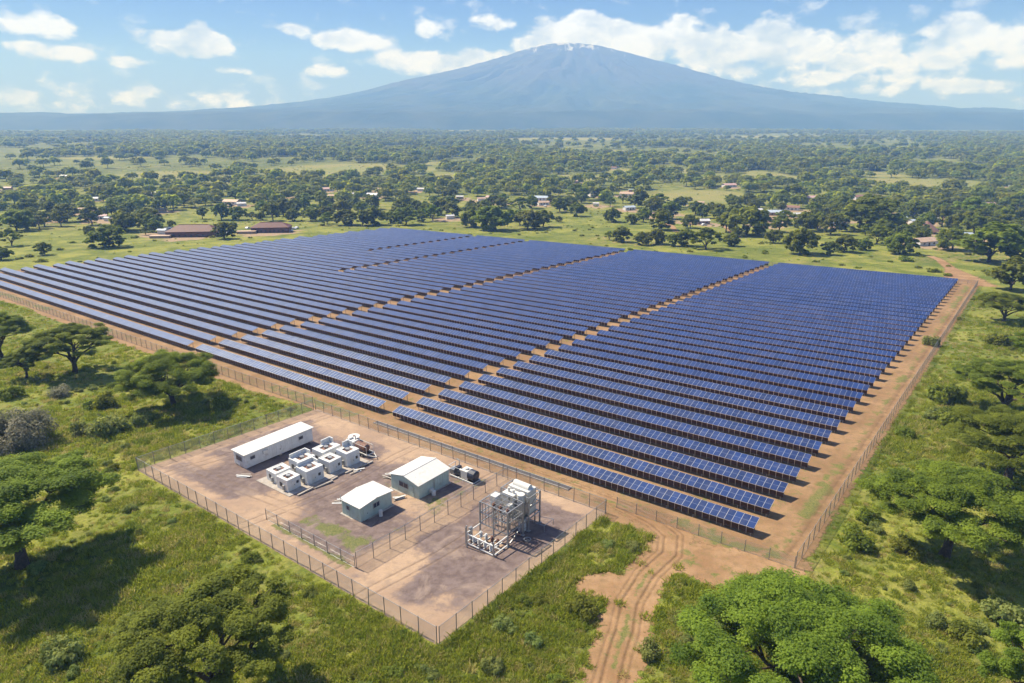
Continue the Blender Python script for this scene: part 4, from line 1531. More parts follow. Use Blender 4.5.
# ------------------------------------------------------------------ trees
def tube_path(mb_v, mb_f, pts, radii, n=7):
    base = len(mb_v)
    pts = [np.array(p, float) for p in pts]
    for i, p in enumerate(pts):
        d = pts[min(i + 1, len(pts) - 1)] - pts[max(i - 1, 0)]
        d /= max(np.linalg.norm(d), 1e-6)
        s = np.cross(d, (0.13, 0.99, 0.05)); s /= max(np.linalg.norm(s), 1e-6)
        t_ = np.cross(s, d)
        for k in range(n):
            a = 2 * math.pi * k / n
            mb_v.append(p + (s * math.cos(a) + t_ * math.sin(a)) * radii[i])
    for i in range(len(pts) - 1):
        for k in range(n):
            mb_f.append((base + i * n + k, base + i * n + (k + 1) % n, base + (i + 1) * n + (k + 1) % n, base + (i + 1) * n + k))


def leaf_quads(cent, normal, size, rg, aspect=1.0):
    """one small bent-free quad per centre, facing its normal with jitter"""
    n = len(cent)
    nr = normal + rg.normal(0, 0.45, (n, 3))
    nr /= np.linalg.norm(nr, axis=1, keepdims=True) + 1e-9
    a = rg.normal(0, 1, (n, 3))
    s = np.cross(nr, a); s /= np.linalg.norm(s, axis=1, keepdims=True) + 1e-9
    t_ = np.cross(nr, s)
    sz = size * rg.uniform(0.6, 1.35, (n, 1)) * 0.5
    s, t_ = s * sz, t_ * sz * aspect
    V_ = np.stack([cent - s - t_ * .6, cent + s * .6 - t_, cent + s + t_ * .6, cent - s * .6 + t_], 1).reshape(-1, 3)
    return V_


def make_tree(seed, height, width, pads, leaves, leaf, kind='umbrella', trunk_n=7, limbs=6, sub=3, name='tree'):
    """returns (crown mesh, trunk mesh). umbrella = flat layered crown, round = dome, loose = open"""
    rg = np.random.default_rng(seed)
    R = width / 2 * .9
    flat = {'umbrella': 0.42, 'round': 0.62, 'loose': 0.55}[kind] * R
    flat = min(flat * 1.15, height * 0.55)
    if kind == 'round':
        flat = height * .45
    zc = height - flat          # level of the crown's widest part
    ends = []
    tv, tf = [], []
    lean = rg.normal(0, 0.05, 2)
    fork = height * (0.22 if kind != 'round' else 0.26)
    r0 = 0.026 * height + 0.012 * width
    top = np.array([lean[0] * fork * 2, lean[1] * fork * 2, fork])
    tube_path(tv, tf, [(0, 0, -0.6), (0, 0, 0.15), top * 0.5 + rg.normal(0, .08, 3), top], [r0 * 1.7, r0 * 1.15, r0 * 0.9, r0 * 0.8], trunk_n + 1)
    for i in range(limbs):
        az = 2 * math.pi * (i + rg.uniform(-.3, .3)) / limbs
        reach = R * rg.uniform(0.35, 0.62) if i % 2 else R * rg.uniform(0.1, 0.4)
        e = np.array([math.cos(az) * reach, math.sin(az) * reach, zc + flat * rg.uniform(-0.25, 0.35) * (1.0)])
        m1 = top + (e - top) * 0.33 + np.array([0, 0, height * 0.02]) + rg.normal(0, height * .018, 3)
        m2 = top + (e - top) * 0.68 + np.array([0, 0, -height * 0.02]) + rg.normal(0, height * .02, 3)
        tube_path(tv, tf, [top - (0, 0, .2), m1, m2, e], [r0 * .55, r0 * .42, r0 * .3, r0 * .2], trunk_n)
        for j in range(sub):
            a2 = az + rg.uniform(-1.1, 1.1)
            rr = R * rg.uniform(0.6, 0.97)
            dz = math.sqrt(max(0, 1 - (rr / R) ** 2))
            e2 = np.array([math.cos(a2) * rr, math.sin(a2) * rr, zc + flat * (dz * rg.uniform(.2, .8) - rg.uniform(0, .3))])
            st = m2 if j % 2 else e * .6 + m2 * .4
            mm = st + (e2 - st) * .5 + rg.normal(0, height * .02, 3)
            tube_path(tv, tf, [st, mm, e2], [r0 * .24, r0 * .15, r0 * .06], max(4, trunk_n - 2))
            ends.append(e2)
            if sub > 2:
                a3 = a2 + rg.uniform(-.5, .5)
                rr3 = R * rg.uniform(0.5, 0.95)
                e3 = np.array([math.cos(a3) * rr3, math.sin(a3) * rr3, zc + flat * rg.uniform(-.1, .6)])
                tube_path(tv, tf, [mm, (mm + e3) / 2 + rg.normal(0, .15, 3), e3], [r0 * .13, r0 * .09, r0 * .04], 4)
                ends.append(e3)
    # foliage: clusters round the limb ends, each cluster a handful of small pads
    C, N, S, Tn = [], [], [], []
    lob = rg.uniform(0, 6.28, 6)
    per = 7 if kind != 'round' else 6
    ncl = max(8, pads // per)
    cl = []
    for i in range(ncl):
        if i < len(ends) and i % 4:
            c = ends[i].copy()
        else:
            a = rg.uniform(0, 2 * math.pi)
            edge = 1 + 0.13 * math.sin(3 * a + lob[0]) + 0.09 * math.sin(5 * a + lob[1])
            q = math.sqrt(rg.uniform(0.0, 1)) * 0.92 if i % 4 else rg.uniform(0, .42)
            rr = R * q * edge
            dome = math.sqrt(max(0, 1 - q * q))
            if i % 4 == 0:
                layer = rg.uniform(.6, .95)
            elif kind == 'round':
                layer = rg.uniform(0.6, .95) if rg.uniform() < .6 else rg.uniform(-.95, .5)
            else:
                layer = rg.uniform(0.55, .95) if rg.uniform() < .75 else rg.uniform(-0.35, 0.4)
            c = np.array([math.cos(a) * rr, math.sin(a) * rr, zc + flat * dome * layer - (0.25 * flat if q > .78 else 0)])
        cl.append(c)
    cr = R * (.115 if kind != 'round' else .23)
    for ci, c0 in enumerate(cl):
        tone0 = rg.uniform(.25, .75)
        for j in range(per):
            d2 = rg.normal(0, 1, 3); d2 /= np.linalg.norm(d2)
            c = c0 + d2 * rg.uniform(.35, 1.0) * np.array([cr, cr, cr * (.42 if kind != 'round' else .8)])
            pr = R * rg.choice([rg.uniform(.03, .06), rg.uniform(.05, .085), rg.uniform(.08, .12)]) * (1.5 if kind == 'round' else 1.0)
            ph = pr * rg.uniform(0.5, 0.8)
            n = int(leaves * (pr / (R * .07)) ** 2 / (2.2 if kind == 'round' else 1))
            d = rg.normal(0, 1, (n, 3)); d /= np.linalg.norm(d, axis=1, keepdims=True)
            d[:, 2] = np.where(d[:, 2] < -.25, -d[:, 2], d[:, 2])
            rad = rg.uniform(0.3, 1.35, (n, 1)) ** .65
            C.append(c + d * rad * np.array([pr, pr, ph]))
            N.append(d * np.array([1, 1, 1.6]) + np.array([0, 0, 1.0]))
            Tn.append(np.clip(tone0 + rg.normal(0, .12) + rg.normal(0, .14, n), 0, 1))
    C, N, Tn = np.concatenate(C), np.concatenate(N), np.concatenate(Tn)
    VV = leaf_quads(C, N, leaf, rg)
    faces = np.arange(len(VV)).reshape(-1, 4)
    mat = {'umbrella': M['leaf'], 'round': M['leaf_mid'], 'loose': M['leaf']}[kind]
    crown = mesh_np('crown', VV, faces, mat, attrs={'tone': ('FACE', Tn)})
    trunk = mesh_np('trunk', np.array(tv), tf, M['bark'], smooth=True)
    return crown, trunk


def plant_tree(protos, i, p, width, height, label, cat='tree', group=None, name='tree', rot=None):
    crown, trunk, w0, h0 = protos[i % len(protos)]
    t = thing(name, label, cat, p, (0, 0, rot if rot is not None else (i * 2.399 + p[0]) % 6.28), group)
    t.scale = (width / w0, width / w0, height / h0)
    link('crown', crown, t)
    link('trunk', trunk, t)
    return t


HERO = []
for sd, hgt, wd, pads, lv, lf, kd in ((11, 15, 24, 900, 150, .19, 'umbrella'), (23, 15, 24, 980, 150, .19, 'umbrella'), (35, 14, 20, 820, 140, .185, 'loose'), (47, 14, 20, 860, 145, .19, 'umbrella')):
    c, tr = make_tree(sd, hgt, wd, pads, lv, lf, kd, limbs=7, sub=4, trunk_n=9)
    HERO.append((c, tr, wd, hgt))
c, tr = make_tree(83, 12.5, 27, 1250, 150, .18, 'umbrella', limbs=9, sub=4, trunk_n=9)
HERO.append((c, tr, 27, 12.5))
MIDT = []
for sd, hgt, wd, pads, lv, lf, kd in ((61, 11, 18, 330, 34, .7, 'loose'), (62, 11, 16, 300, 44, .75, 'round'), (63, 10, 18, 330, 44, .8, 'round'), (64, 11, 18, 320, 40, .8, 'round'), (65, 9, 13, 220, 42, .65, 'round')):
    c, tr = make_tree(sd, hgt, wd, pads, lv, lf, kd, limbs=5, sub=2, trunk_n=6)
    MIDT.append((c, tr, wd, hgt))


def width_at(p, px_w):
    """metres covered by a pixel width at a world point"""
    dist = p[1] * math.cos(PITCH) - (p[2] - H) * math.sin(PITCH)
    return px_w * dist / F_PX


hero = [  # base pixel x, y, crown px width, height m, proto, rotation, label
    (22, 566, 205, 14.0, 0, 0.4, 'big spreading tree at the left edge with its dark shadow on the grass'),
    (218, 706, 180, 13.0, 3, 3.6, 'wide umbrella tree cut by the bottom edge, left of the compound corner'),
    (174, 405, 106, 12.0, 4, 1.1, 'spreading dark-trunked tree beside the left fence, just above the container'),
    (75, 373, 84, 12.5, 3, 4.0, 'umbrella tree between the left fence and the pale bushes'),
    (2, 357, 68, 12.0, 0, 3.1, 'tree cut by the left edge above the smaller tree'),
    (27, 378, 42, 7.5, 2, 5.0, 'small tree squeezed between two larger ones near the left edge'),
    (800, 712, 262, 12.0, 4, 0.6, 'huge umbrella tree by the dirt track, cut by the bottom edge'),
    (944, 556, 172, 12.5, 0, 5.2, 'large umbrella tree outside the right fence with trunk in shade'),
    (1004, 414, 108, 11.0, 3, 0.2, 'umbrella tree cut by the right edge, farther of the big pair by the right fence'),
    (1008, 480, 140, 11.5, 1, 3.6, 'broad tree at the right edge just behind the large umbrella tree'),
    (1003, 322, 58, 9.5, 3, 1.4, 'small umbrella tree near the right edge, level with the far fence end'),
    (1040, 372, 70, 11.0, 2, 1.4, 'tree crown reaching in at the right edge below the small umbrella tree'),
    (1036, 735, 130, 12.0, 2, 2.2, 'tree in the bottom right corner of the view'),
]
for (x, y, pw, hh, i, rz, lab) in hero:
    p = pt(x, y)
    t = plant_tree(HERO, i, p, width_at(p, pw), hh, lab, 'tree', None, 'umbrella_tree', rz)

# trees one can tell apart beyond the site: base pixel x, y, crown px width
FIELD = [(109, 247, 31), (12, 246, 22), (2, 260, 16), (17, 231, 30), (67, 222, 25), (87, 222, 12), (114, 203, 24), (125, 230, 22), (90, 235, 11), (45, 255, 15),
         (150, 227, 22), (146, 235, 10), (155, 232, 15), (172, 227, 8), (204, 213, 10), (204, 221, 9), (217, 217, 12), (226, 225, 12), (239, 220, 16), (236, 200, 16), (184, 203, 12),
         (252, 220, 10), (293, 221, 14), (311, 221, 15), (325, 220, 16), (345, 225, 22), (363, 226, 20), (373, 225, 24), (392, 223, 14), (406, 225, 25), (422, 222, 10), (433, 221, 20),
         (471, 227, 20), (493, 230, 34), (453, 217, 18), (450, 200, 15), (306, 205, 18), (261, 220, 9), (528, 229, 27), (543, 227, 20), (559, 222, 7), (577, 200, 24), (612, 222, 16),
         (631, 224, 12), (643, 222, 16), (622, 242, 18), (609, 240, 11), (642, 245, 15), (656, 244, 18), (673, 246, 14), (686, 246, 20), (706, 249, 32), (731, 246, 15), (747, 235, 40),
         (737, 237, 12), (662, 230, 22), (658, 207, 20), (800, 254, 30), (773, 243, 16), (830, 255, 16), (845, 252, 20), (877, 244, 28), (899, 254, 26), (952, 250, 30), (988, 262, 56),
         (866, 231, 50), (785, 225, 22), (805, 231, 22), (1020, 262, 20), (1010, 290, 40), (794, 200, 22), (968, 222, 36), (863, 250, 14), (1000, 232, 26), (915, 236, 18),
         (945, 214, 22), (1012, 212, 26), (840, 210, 20), (690, 228, 16), (560, 212, 18), (600, 200, 18), (520, 212, 22), (405, 208, 18), (30, 215, 24), (160, 212, 18), (275, 214, 14)]
placed = []
group_names = {}
fx = sorted(range(len(FIELD)), key=lambda i: FIELD[i][0])
kinds = ['rounded', 'spreading', 'dense', 'broad', 'bushy']


def spot_words(x, y):
    side = ['far left', 'left', 'left of centre', 'centre', 'right of centre', 'right', 'far right'][min(6, max(0, int(x / 147)))]
    return side


lane_of = {}
for rank, i in enumerate(fx):
    x, y, pw = FIELD[i]
    if 200 < x < 234 and y > 212:
        continue
    zone = 'on the meadow just behind the solar field' if y >= 236 else ('in the tree belt behind the solar field' if y >= 218 else 'among the village houses')
    key = (zone,)
    lane_of.setdefault(key, 0)
    lane_of[key] += 1
    n = lane_of[key]
    ordn = ORD[n - 1] if n > 1 else 'first'
    lab = f"green tree {zone}, {ordn} from the left there"
    p = pt(x, y)
    wd = width_at(p, pw)
    hh = wd * 0.60 if wd > 18 else wd * 0.72
    pi = (i * 3) % 5
    p = p - np.array([0, 0, .13 * hh])
    plant_tree(MIDT, [1, 2, 4, 0, 3][pi], p, wd * 1.22, hh * 1.2, lab, 'tree', 'trees just beyond the solar field', 'broad_tree')
    placed.append((p[0], p[1], wd / 2))

ROOFC = {'maroon': (0.115, 0.030, 0.022), 'white': (0.62, 0.62, 0.64), 'brown': (0.26, 0.14, 0.10), 'pink': (0.52, 0.34, 0.32), 'blue': (0.42, 0.50, 0.60), 'tan': (0.48, 0.34, 0.24), 'green': (0.25, 0.35, 0.30), 'grey': (0.20, 0.17, 0.165)}
for k, c in ROOFC.items():
    M['roof_' + k] = simple('roof_' + k, c, 0.65, var=0.12, scale=0.4, dirt=tuple(v * .6 for v in c))


def house(i, x, y, pw, colr, kind, label):
    p = pt(x, y)
    W = max(5.0, width_at(p, pw) * 1.1)
    D = min(W * 0.55, 9.0) if kind != 2 else W * .42
    h = 2.9 if kind != 2 else 4.2
    rise = min(D * 0.22, 2.0) if kind != 2 else D * .28
    rz = [0.12, -0.2, 0.35, -0.05, 0.25, -0.4][i % 6] if kind != 2 else 0.10
    t = thing('long_building' if kind == 2 else ('round_hut' if kind == 1 else 'house'), label, 'hut' if kind == 1 else 'building', p, (0, 0, rz), 'buildings of the village')
    if kind == 1:
        r = W / 2
        mb = MB(); mb.tube((0, 0, -.5), (0, 0, h * .8), r * .8, n=16); mb.build('wall', M['tan_wall'], t)
        mb = MB(); mb.tube((0, 0, h * .7), (0, 0, h * .7 + r * .75), r * 1.05, r * .08, n=18); mb.build('roof', M['roof_' + colr], t)
        mb = MB(); mb.box(-.6, .6, -r * .84, -r * .7, 0, 2.0); mb.build('door', M['dark'], t)
        placed.append((p[0], p[1], r + 2)); return
    mb = MB()
    mb.box(-W / 2, W / 2, -D / 2, D / 2, -.8, h)
    mb.build('wall', M['brown_wall'] if kind == 2 else M['white_wall'] if i % 3 else M['tan_wall'], t)
    mb = MB()
    e = .5
    if kind == 2:   # hipped
        a, b = W / 2 + e, D / 2 + e
        rx = W / 2 - D / 2
        P = [(-a, -b, h), (a, -b, h), (a, b, h), (-a, b, h), (-rx, 0, h + rise), (rx, 0, h + rise)]
        P += [(-a, -b, h - .2), (a, -b, h - .2), (a, b, h - .2), (-a, b, h - .2)]
        mb.add(P, [(0, 1, 5, 4), (1, 2, 5), (2, 3, 4, 5), (3, 0, 4), (0, 6, 7, 1), (1, 7, 8, 2), (2, 8, 9, 3), (3, 9, 6, 0)])
        mb.box(-rx, rx, -.25, .25, h + rise - .05, h + rise + .12)
    else:
        a, b = W / 2 + e, D / 2 + e
        P = [(-a, -b, h - .05), (a, -b, h - .05), (a, 0, h + rise), (-a, 0, h + rise), (-a, b, h - .05), (a, b, h - .05)]
        P += [(q[0], q[1], q[2] + .15) for q in P]
        mb.add(P, [(6, 7, 8, 9), (9, 8, 11, 10), (0, 3, 2, 1), (3, 4, 5, 2), (0, 1, 7, 6), (4, 10, 11, 5), (0, 6, 9, 3), (3, 9, 10, 4), (1, 2, 8, 7), (2, 5, 11, 8)])
    mb.build('roof', M['roof_' + colr], t)
    if pw >= 9:
        n = 3 if kind == 2 else 1
        for k in range(-n, n + 1):
            q = k * W * .8 / (2 * n + 1)
            if k == 0:
                g = MB(); g.box(q - .6, q + .6, -D / 2 - .06, -D / 2, 0, 2.2); g.build('door', M['dark'], t)
            else:
                g = MB(); g.box(q - .7, q + .7, -D / 2 - .06, -D / 2, 1.1, 2.3); g.build('window', M['glass'], t)
    placed.append((p[0], p[1], W / 2 + 2))
    for q_ in (12, 24):
        placed.append((p[0] * (1 - q_ / p[1]), p[1] - q_, W / 3))
    if kind == 2:   # low lean-to at its left end, seen as a tan strip
        g = MB(); g.box(-W / 2 - 9, -W / 2 + 4, -D / 2 - 5, -D / 2 - .6, -.5, 2.3); g.build('annexe', M['tan_wall'], t)
        g = MB(); g.box(-W / 2 - 9.4, -W / 2 + 4.4, -D / 2 - 5.4, -D / 2 - .4, 2.3, 2.45); g.build('annexe_roof', M['roof_tan'], t)


cnt = {}
hx = sorted(range(len(HOUSES)), key=lambda i: HOUSES[i][0])
for i in hx:
    x, y, pw, colr, kind = HOUSES[i]
    cnt.setdefault((colr, kind), []).append(i)
for (colr, kind), lst in cnt.items():
    for r_, i in enumerate(lst):
        x, y, pw, _, _ = HOUSES[i]
        ordn = 'first' if r_ == 0 else ORD[r_]
        what = {0: 'village house with %s roof', 1: 'round hut with conical %s roof', 2: 'long brown building with hipped %s roof behind the solar field'}[kind] % colr
        size = 'small' if pw < 8 else ('wide' if pw > 12 else 'plain')
        if kind == 2:
            lab = ['larger ', 'smaller '][r_] + what
        elif len(lst) == 1:
            lab = what + ' among the village trees'
        else:
            lab = f"{size} {what}, {ordn} from the left among the {colr} ones"
        house(i, x, y, pw, colr, kind, lab)


# parked cars by the long buildings
def car_proto():
    t = thing('parked_car', 'x', 'car')
    mb = MB()
    prof = [(-2.1, .35), (2.1, .35), (2.15, .8), (1.2, .95), (.6, 1.45), (-1.1, 1.5), (-1.7, .98), (-2.15, .9)]
    n = len(prof)
    P = [(x, -.85, z) for x, z in prof] + [(x, .85, z) for x, z in prof]
    mb.add(P, [tuple(range(n)), tuple(range(2 * n - 1, n - 1, -1))] + [(i, n + i, n + (i + 1) % n, (i + 1) % n) for i in range(n)])
    b = mb.build('body', M['car_paint'], t)
    g = MB(); g.box(-1.2, .7, -.87, .87, 1.0, 1.38); g.build('window', M['glass'], t)
    for x in (-1.35, 1.35):
        for y in (-.8, .8):
            g = MB(); g.tube((x, y - .1, .33), (x, y + .1, .33), .33, n=10); g.build('wheel', M['tyre'], t)
    return t


m_, w_n = new_mat('car_paint')
oi_ = w_n.n('ShaderNodeObjectInfo')
cc = w_n.mix(w_n.ramp(oi_.outputs['Random'], 0.35, 0.65), (0.68, 0.69, 0.72), (0.16, 0.22, 0.42))
w_n.n('ShaderNodeOutputMaterial', {0: w_n.n('ShaderNodeBsdfPrincipled', {'Base Color': cc, 'Roughness': 0.3}).outputs[0]})
M['car_paint'] = m_
car = car_proto()
CARS = [(161, 231), (166, 230.2), (170, 229.6), (164, 233.5), (171, 234), (214, 235.5), (219, 234.7), (224, 234.2), (229, 233.5), (222, 236.2), (248, 229), (293, 229.5), (297, 228.5), (290, 231.5), (545, 206.5), (704, 225.5)]
for i, (x, y) in enumerate(CARS):
    p = pt(x, y)
    where = 'left of the larger maroon-roofed building' if i < 5 else 'right of the larger maroon-roofed building' if i < 10 else 'left of the smaller maroon-roofed building' if i == 10 \
        else 'right of the smaller maroon-roofed building' if i < 14 else ('beside a tan-roofed village house' if i == 14 else 'in front of a white-roofed village house')
    lab = 'tiny parked car ' + where
    rz = (i * 1.7) % 3.14
    c = car if i == 0 else copy_tree(car)
    c.location = [float(v) for v in p]
    c.rotation_euler = (0, 0, rz)
    c.scale = (1.15, 1.15, 1.15)
    c['label'] = lab
    c['group'] = 'cars parked ' + where
    placed.append((p[0], p[1], 5))

# more single trees of the belt and the village: nearest first, then the forest as one mass
rgf = np.random.default_rng(7)


def wood_density(x, y):
    r = np.hypot(x, y)
    n = fbm(x, y, 260, 11, 4)
    n2 = fbm(x, y * 0.6, 90, 12, 3)
    return np.clip(0.68 + 1.5 * n + 0.7 * n2 + (r - 900) / 6000, 0.08, 1)


def scatter(n, r0, r1, amax=0.66):
    """even per area within a ring sector in front of the camera"""
    a = rgf.uniform(-amax, amax, n)
    r = np.sqrt(rgf.uniform(r0 ** 2, r1 ** 2, n))
    return r * np.sin(a), r * np.cos(a), r


def blocked(x, y, margin=0.0):
    u, v = to_uv(x, y)
    b = (u > -385) & (u < 14) & (v > -60) & (v < 282)
    return b


def thin(x, y, mind, seeds):
    """greedy minimum distance on a hash grid"""
    grid, keep = {}, []
    cs = 12.0
    for (sx, sy, sr) in seeds:
        grid.setdefault((int(sx // cs), int(sy // cs)), []).append((sx, sy, sr))
    for i in range(len(x)):
        gx, gy = int(x[i] // cs), int(y[i] // cs)
        ok = True
        for a in range(gx - 2, gx + 3):
            for b in range(gy - 2, gy + 3):
                for (sx, sy, sr) in grid.get((a, b), ()):
                    d_ = mind[i] + sr
                    if (sx - x[i]) ** 2 + (sy - y[i]) ** 2 < d_ * d_:
                        ok = False
                        break
                if not ok:
                    break
            if not ok:
                break
        if ok:
            grid.setdefault((gx, gy), []).append((x[i], y[i], mind[i]))
            keep.append(i)
    return np.array(keep, int)


x, y, r = scatter(5200, 500, 1350)
w = rgf.uniform(9, 19, len(x))
ok = (~blocked(x, y)) & (rgf.uniform(0, 1, len(x)) < wood_density(x, y) * 1.3) & (clearing(x, y) < 0.3) & (y > 300)
# keep the open meadow strip behind the site free
vv = to_uv(x, y)[1]
ok &= ~((vv < 330) & (x > -140))
x, y, r, w = x[ok], y[ok], r[ok], w[ok]
k = thin(x, y, w * 0.40, placed)
x, y, r, w = x[k], y[k], r[k], w[k]
order = np.argsort(r)
x, y, r, w = x[order], y[order], r[order], w[order]
N_SINGLE = 205
rows_lbl = ['in the wooded belt beyond the village', 'in the wooded belt beyond the village']
for i in range(min(N_SINGLE, len(x))):
    p = (x[i], y[i], float(gz(y[i])) - .1)
    hh = w[i] * rgf.uniform(.62, .85)
    plant_tree(MIDT, i * 3 + int(w[i]), p, w[i], hh, 'rounded dark green tree in the dense tree belt around the village', 'tree', 'trees in the belt around the village', 'belt_tree')
print('single trees', min(N_SINGLE, len(x)), 'of', len(x), 'to', r[min(N_SINGLE, len(x)) - 1])
fx_, fy_, fw_ = list(x[N_SINGLE:]), list(y[N_SINGLE:]), list(w[N_SINGLE:])
x2, y2, r2 = scatter(60000, 1350, 5200)
w2 = rgf.uniform(11, 22, len(x2))
ok = (rgf.uniform(0, 1, len(x2)) < np.clip((fbm(x2, y2, 420, 15, 4) * 1.9 + fbm(x2, y2, 110, 16, 3) * 1.0 + .42) * .85, .04, 1)) & (clearing(x2, y2) < 0.3)
fx_ = np.concatenate([fx_, x2[ok]]); fy_ = np.concatenate([fy_, y2[ok]]); fw_ = np.concatenate([fw_, w2[ok]])
print('forest', len(fx_))


def far_tree(seed):
    """whole small tree: leaf clumps over a dome, used many times for the far wood"""
    rg = np.random.default_rng(seed)
    n = 230
    d = rg.normal(0, 1, (n, 3)); d /= np.linalg.norm(d, axis=1, keepdims=True)
    d[:, 2] = np.where(d[:, 2] < -.2, -d[:, 2], d[:, 2])
    lob = 1 + .2 * np.sin(3 * np.arctan2(d[:, 1], d[:, 0]) + seed) + .1 * np.sin(5 * d[:, 2] * 3 + seed)
    C = d * (lob * rg.uniform(.78, 1.03, n))[:, None] * np.array([.5, .5, .34]) + np.array([0, 0, .38])
    VV = leaf_quads(C, d + np.array([0, 0, .8]), .17, rg)
    tv, tf = [], []
    tube_path(tv, tf, [(0, 0, -.05), (0, 0, .35)], [.035, .02], 5)
    b = len(VV)
    faces = np.concatenate([np.arange(len(VV)).reshape(-1, 4), np.array(tf) + b])
    allv = np.concatenate([VV, np.array(tv)])
    # tone by clump
    ph = np.sin(C[:, 0] * 14 + seed) * np.cos(C[:, 1] * 13) * .3 + .5
    tone = np.concatenate([np.clip(ph + rg.normal(0, .12, n), 0, 1), np.zeros(len(tf))])
    return mesh_np('far_tree_form', allv, faces, M['leaf_mid'], attrs={'tone': ('FACE', tone)})


def instancer(name, src_meshes, pts, scales, rots, label, seed=0, zscale=None):
    """one object whose points carry copies of small meshes (for masses nobody could count)"""
    me = bpy.data.meshes.new(name)
    pts = np.asarray(pts, np.float32)
    me.vertices.add(len(pts))
    me.vertices.foreach_set('co', pts.ravel())
    a = me.attributes.new('sz', 'FLOAT_VECTOR', 'POINT')
    sc = np.stack([scales, scales, scales * (1 if zscale is None else zscale)], -1).astype(np.float32)
    a.data.foreach_set('vector', sc.ravel())
    a = me.attributes.new('rz', 'FLOAT_VECTOR', 'POINT')
    rv = np.zeros((len(pts), 3), np.float32); rv[:, 2] = rots
    a.data.foreach_set('vector', rv.ravel())
    a = me.attributes.new('which', 'INT', 'POINT')
    a.data.foreach_set('value', (np.arange(len(pts)) % len(src_meshes)).astype(np.int32))
    o = link(name, me)
    ng = bpy.data.node_groups.new(name + '_nodes', 'GeometryNodeTree')
    ng.interface.new_socket('Geometry', in_out='INPUT', socket_type='NodeSocketGeometry')
    ng.interface.new_socket('Geometry', in_out='OUTPUT', socket_type='NodeSocketGeometry')
    nn = ng.nodes
    gi, go = nn.new('NodeGroupInput'), nn.new('NodeGroupOutput')
    join = nn.new('GeometryNodeGeometryToInstance')
    for i, sm in enumerate(src_meshes):
        so = bpy.data.objects.new(sm.name, sm)
        oi2 = nn.new('GeometryNodeObjectInfo'); oi2.inputs['Object'].default_value = so
        oi2.inputs['As Instance'].default_value = True
        ng.links.new(oi2.outputs['Geometry'], join.inputs[0])
    # join order is last link first, which does not matter here
    iop = nn.new('GeometryNodeInstanceOnPoints')
    iop.inputs['Pick Instance'].default_value = True
    jn = nn.new('GeometryNodeJoinGeometry')
    for l in list(ng.links):
        if l.to_node == join:
            s_ = l.from_socket
            ng.links.remove(l)
            ng.links.new(s_, jn.inputs[0])
    nn.remove(join)
    wh = nn.new('GeometryNodeInputNamedAttribute'); wh.data_type = 'INT'; wh.inputs['Name'].default_value = 'which'
    sz = nn.new('GeometryNodeInputNamedAttribute'); sz.data_type = 'FLOAT_VECTOR'; sz.inputs['Name'].default_value = 'sz'
    rz = nn.new('GeometryNodeInputNamedAttribute'); rz.data_type = 'FLOAT_VECTOR'; rz.inputs['Name'].default_value = 'rz'
    ng.links.new(gi.outputs[0], iop.inputs['Points'])
    ng.links.new(jn.outputs[0], iop.inputs['Instance'])
    ng.links.new(wh.outputs[0], iop.inputs['Instance Index'])
    ng.links.new(sz.outputs[0], iop.inputs['Scale'])
    ng.links.new(rz.outputs[0], iop.inputs['Rotation'])
    ng.links.new(iop.outputs[0], go.inputs[0])
    md = o.modifiers.new('scatter', 'NODES')
    md.node_group = ng
    return tag(o, label, None, None, 'stuff')


forest_forms = [far_tree(s) for s in (1, 2, 3, 4)]
fp = np.stack([fx_, fy_, gz(fy_) - .3], -1)
instancer('forest', forest_forms, fp, fw_ * rgf.uniform(.9, 1.15, len(fw_)), rgf.uniform(0, 6.28, len(fw_)), 'dark green wood of rounded trees fading into the plain', zscale=rgf.uniform(.8, 1.25, len(fw_)))


# ------------------------------------------------------------------ shrubs
def make_bush(seed, n, leaf, mat, squash=.7, k=12):
    rg = np.random.default_rng(seed)
    C, N, Tn = [], [], []
    cr = .17 if k < 20 else .11
    for i in range(k):
        a, q = rg.uniform(0, 6.28), math.sqrt(rg.uniform(0, 1)) * (.34 if k < 20 else .4)
        c = np.array([math.cos(a) * q, math.sin(a) * q, rg.uniform(.12, .36) * squash * (1.2 - q)])
        m = n // k
        d = rg.normal(0, 1, (m, 3)); d /= np.linalg.norm(d, axis=1, keepdims=True)
        C.append(c + d * rg.uniform(.6, 1.1, (m, 1)) * np.array([cr, cr, cr * squash * 1.1]))
        N.append(d + (0, 0, .9)); Tn.append(np.clip(rg.uniform(.2, .8) + rg.normal(0, .2, m), 0, 1))
    C, N, Tn = np.concatenate(C), np.concatenate(N), np.concatenate(Tn)
    C[:, 2] = np.abs(C[:, 2])
    VV = leaf_quads(C, N, leaf, rg)
    tv, tf = [], []
    for i in range(5):
        a = rg.uniform(0, 6.28)
        tube_path(tv, tf, [(0, 0, -.03), (math.cos(a) * .1, math.sin(a) * .1, .15), (math.cos(a) * .22, math.sin(a) * .22, .32 * squash)], [.018, .012, .005], 5)
    return mesh_np('foliage', VV, np.arange(len(VV)).reshape(-1, 4), mat, attrs={'tone': ('FACE', Tn)}), mesh_np('stem', np.array(tv), tf, M['bark'])


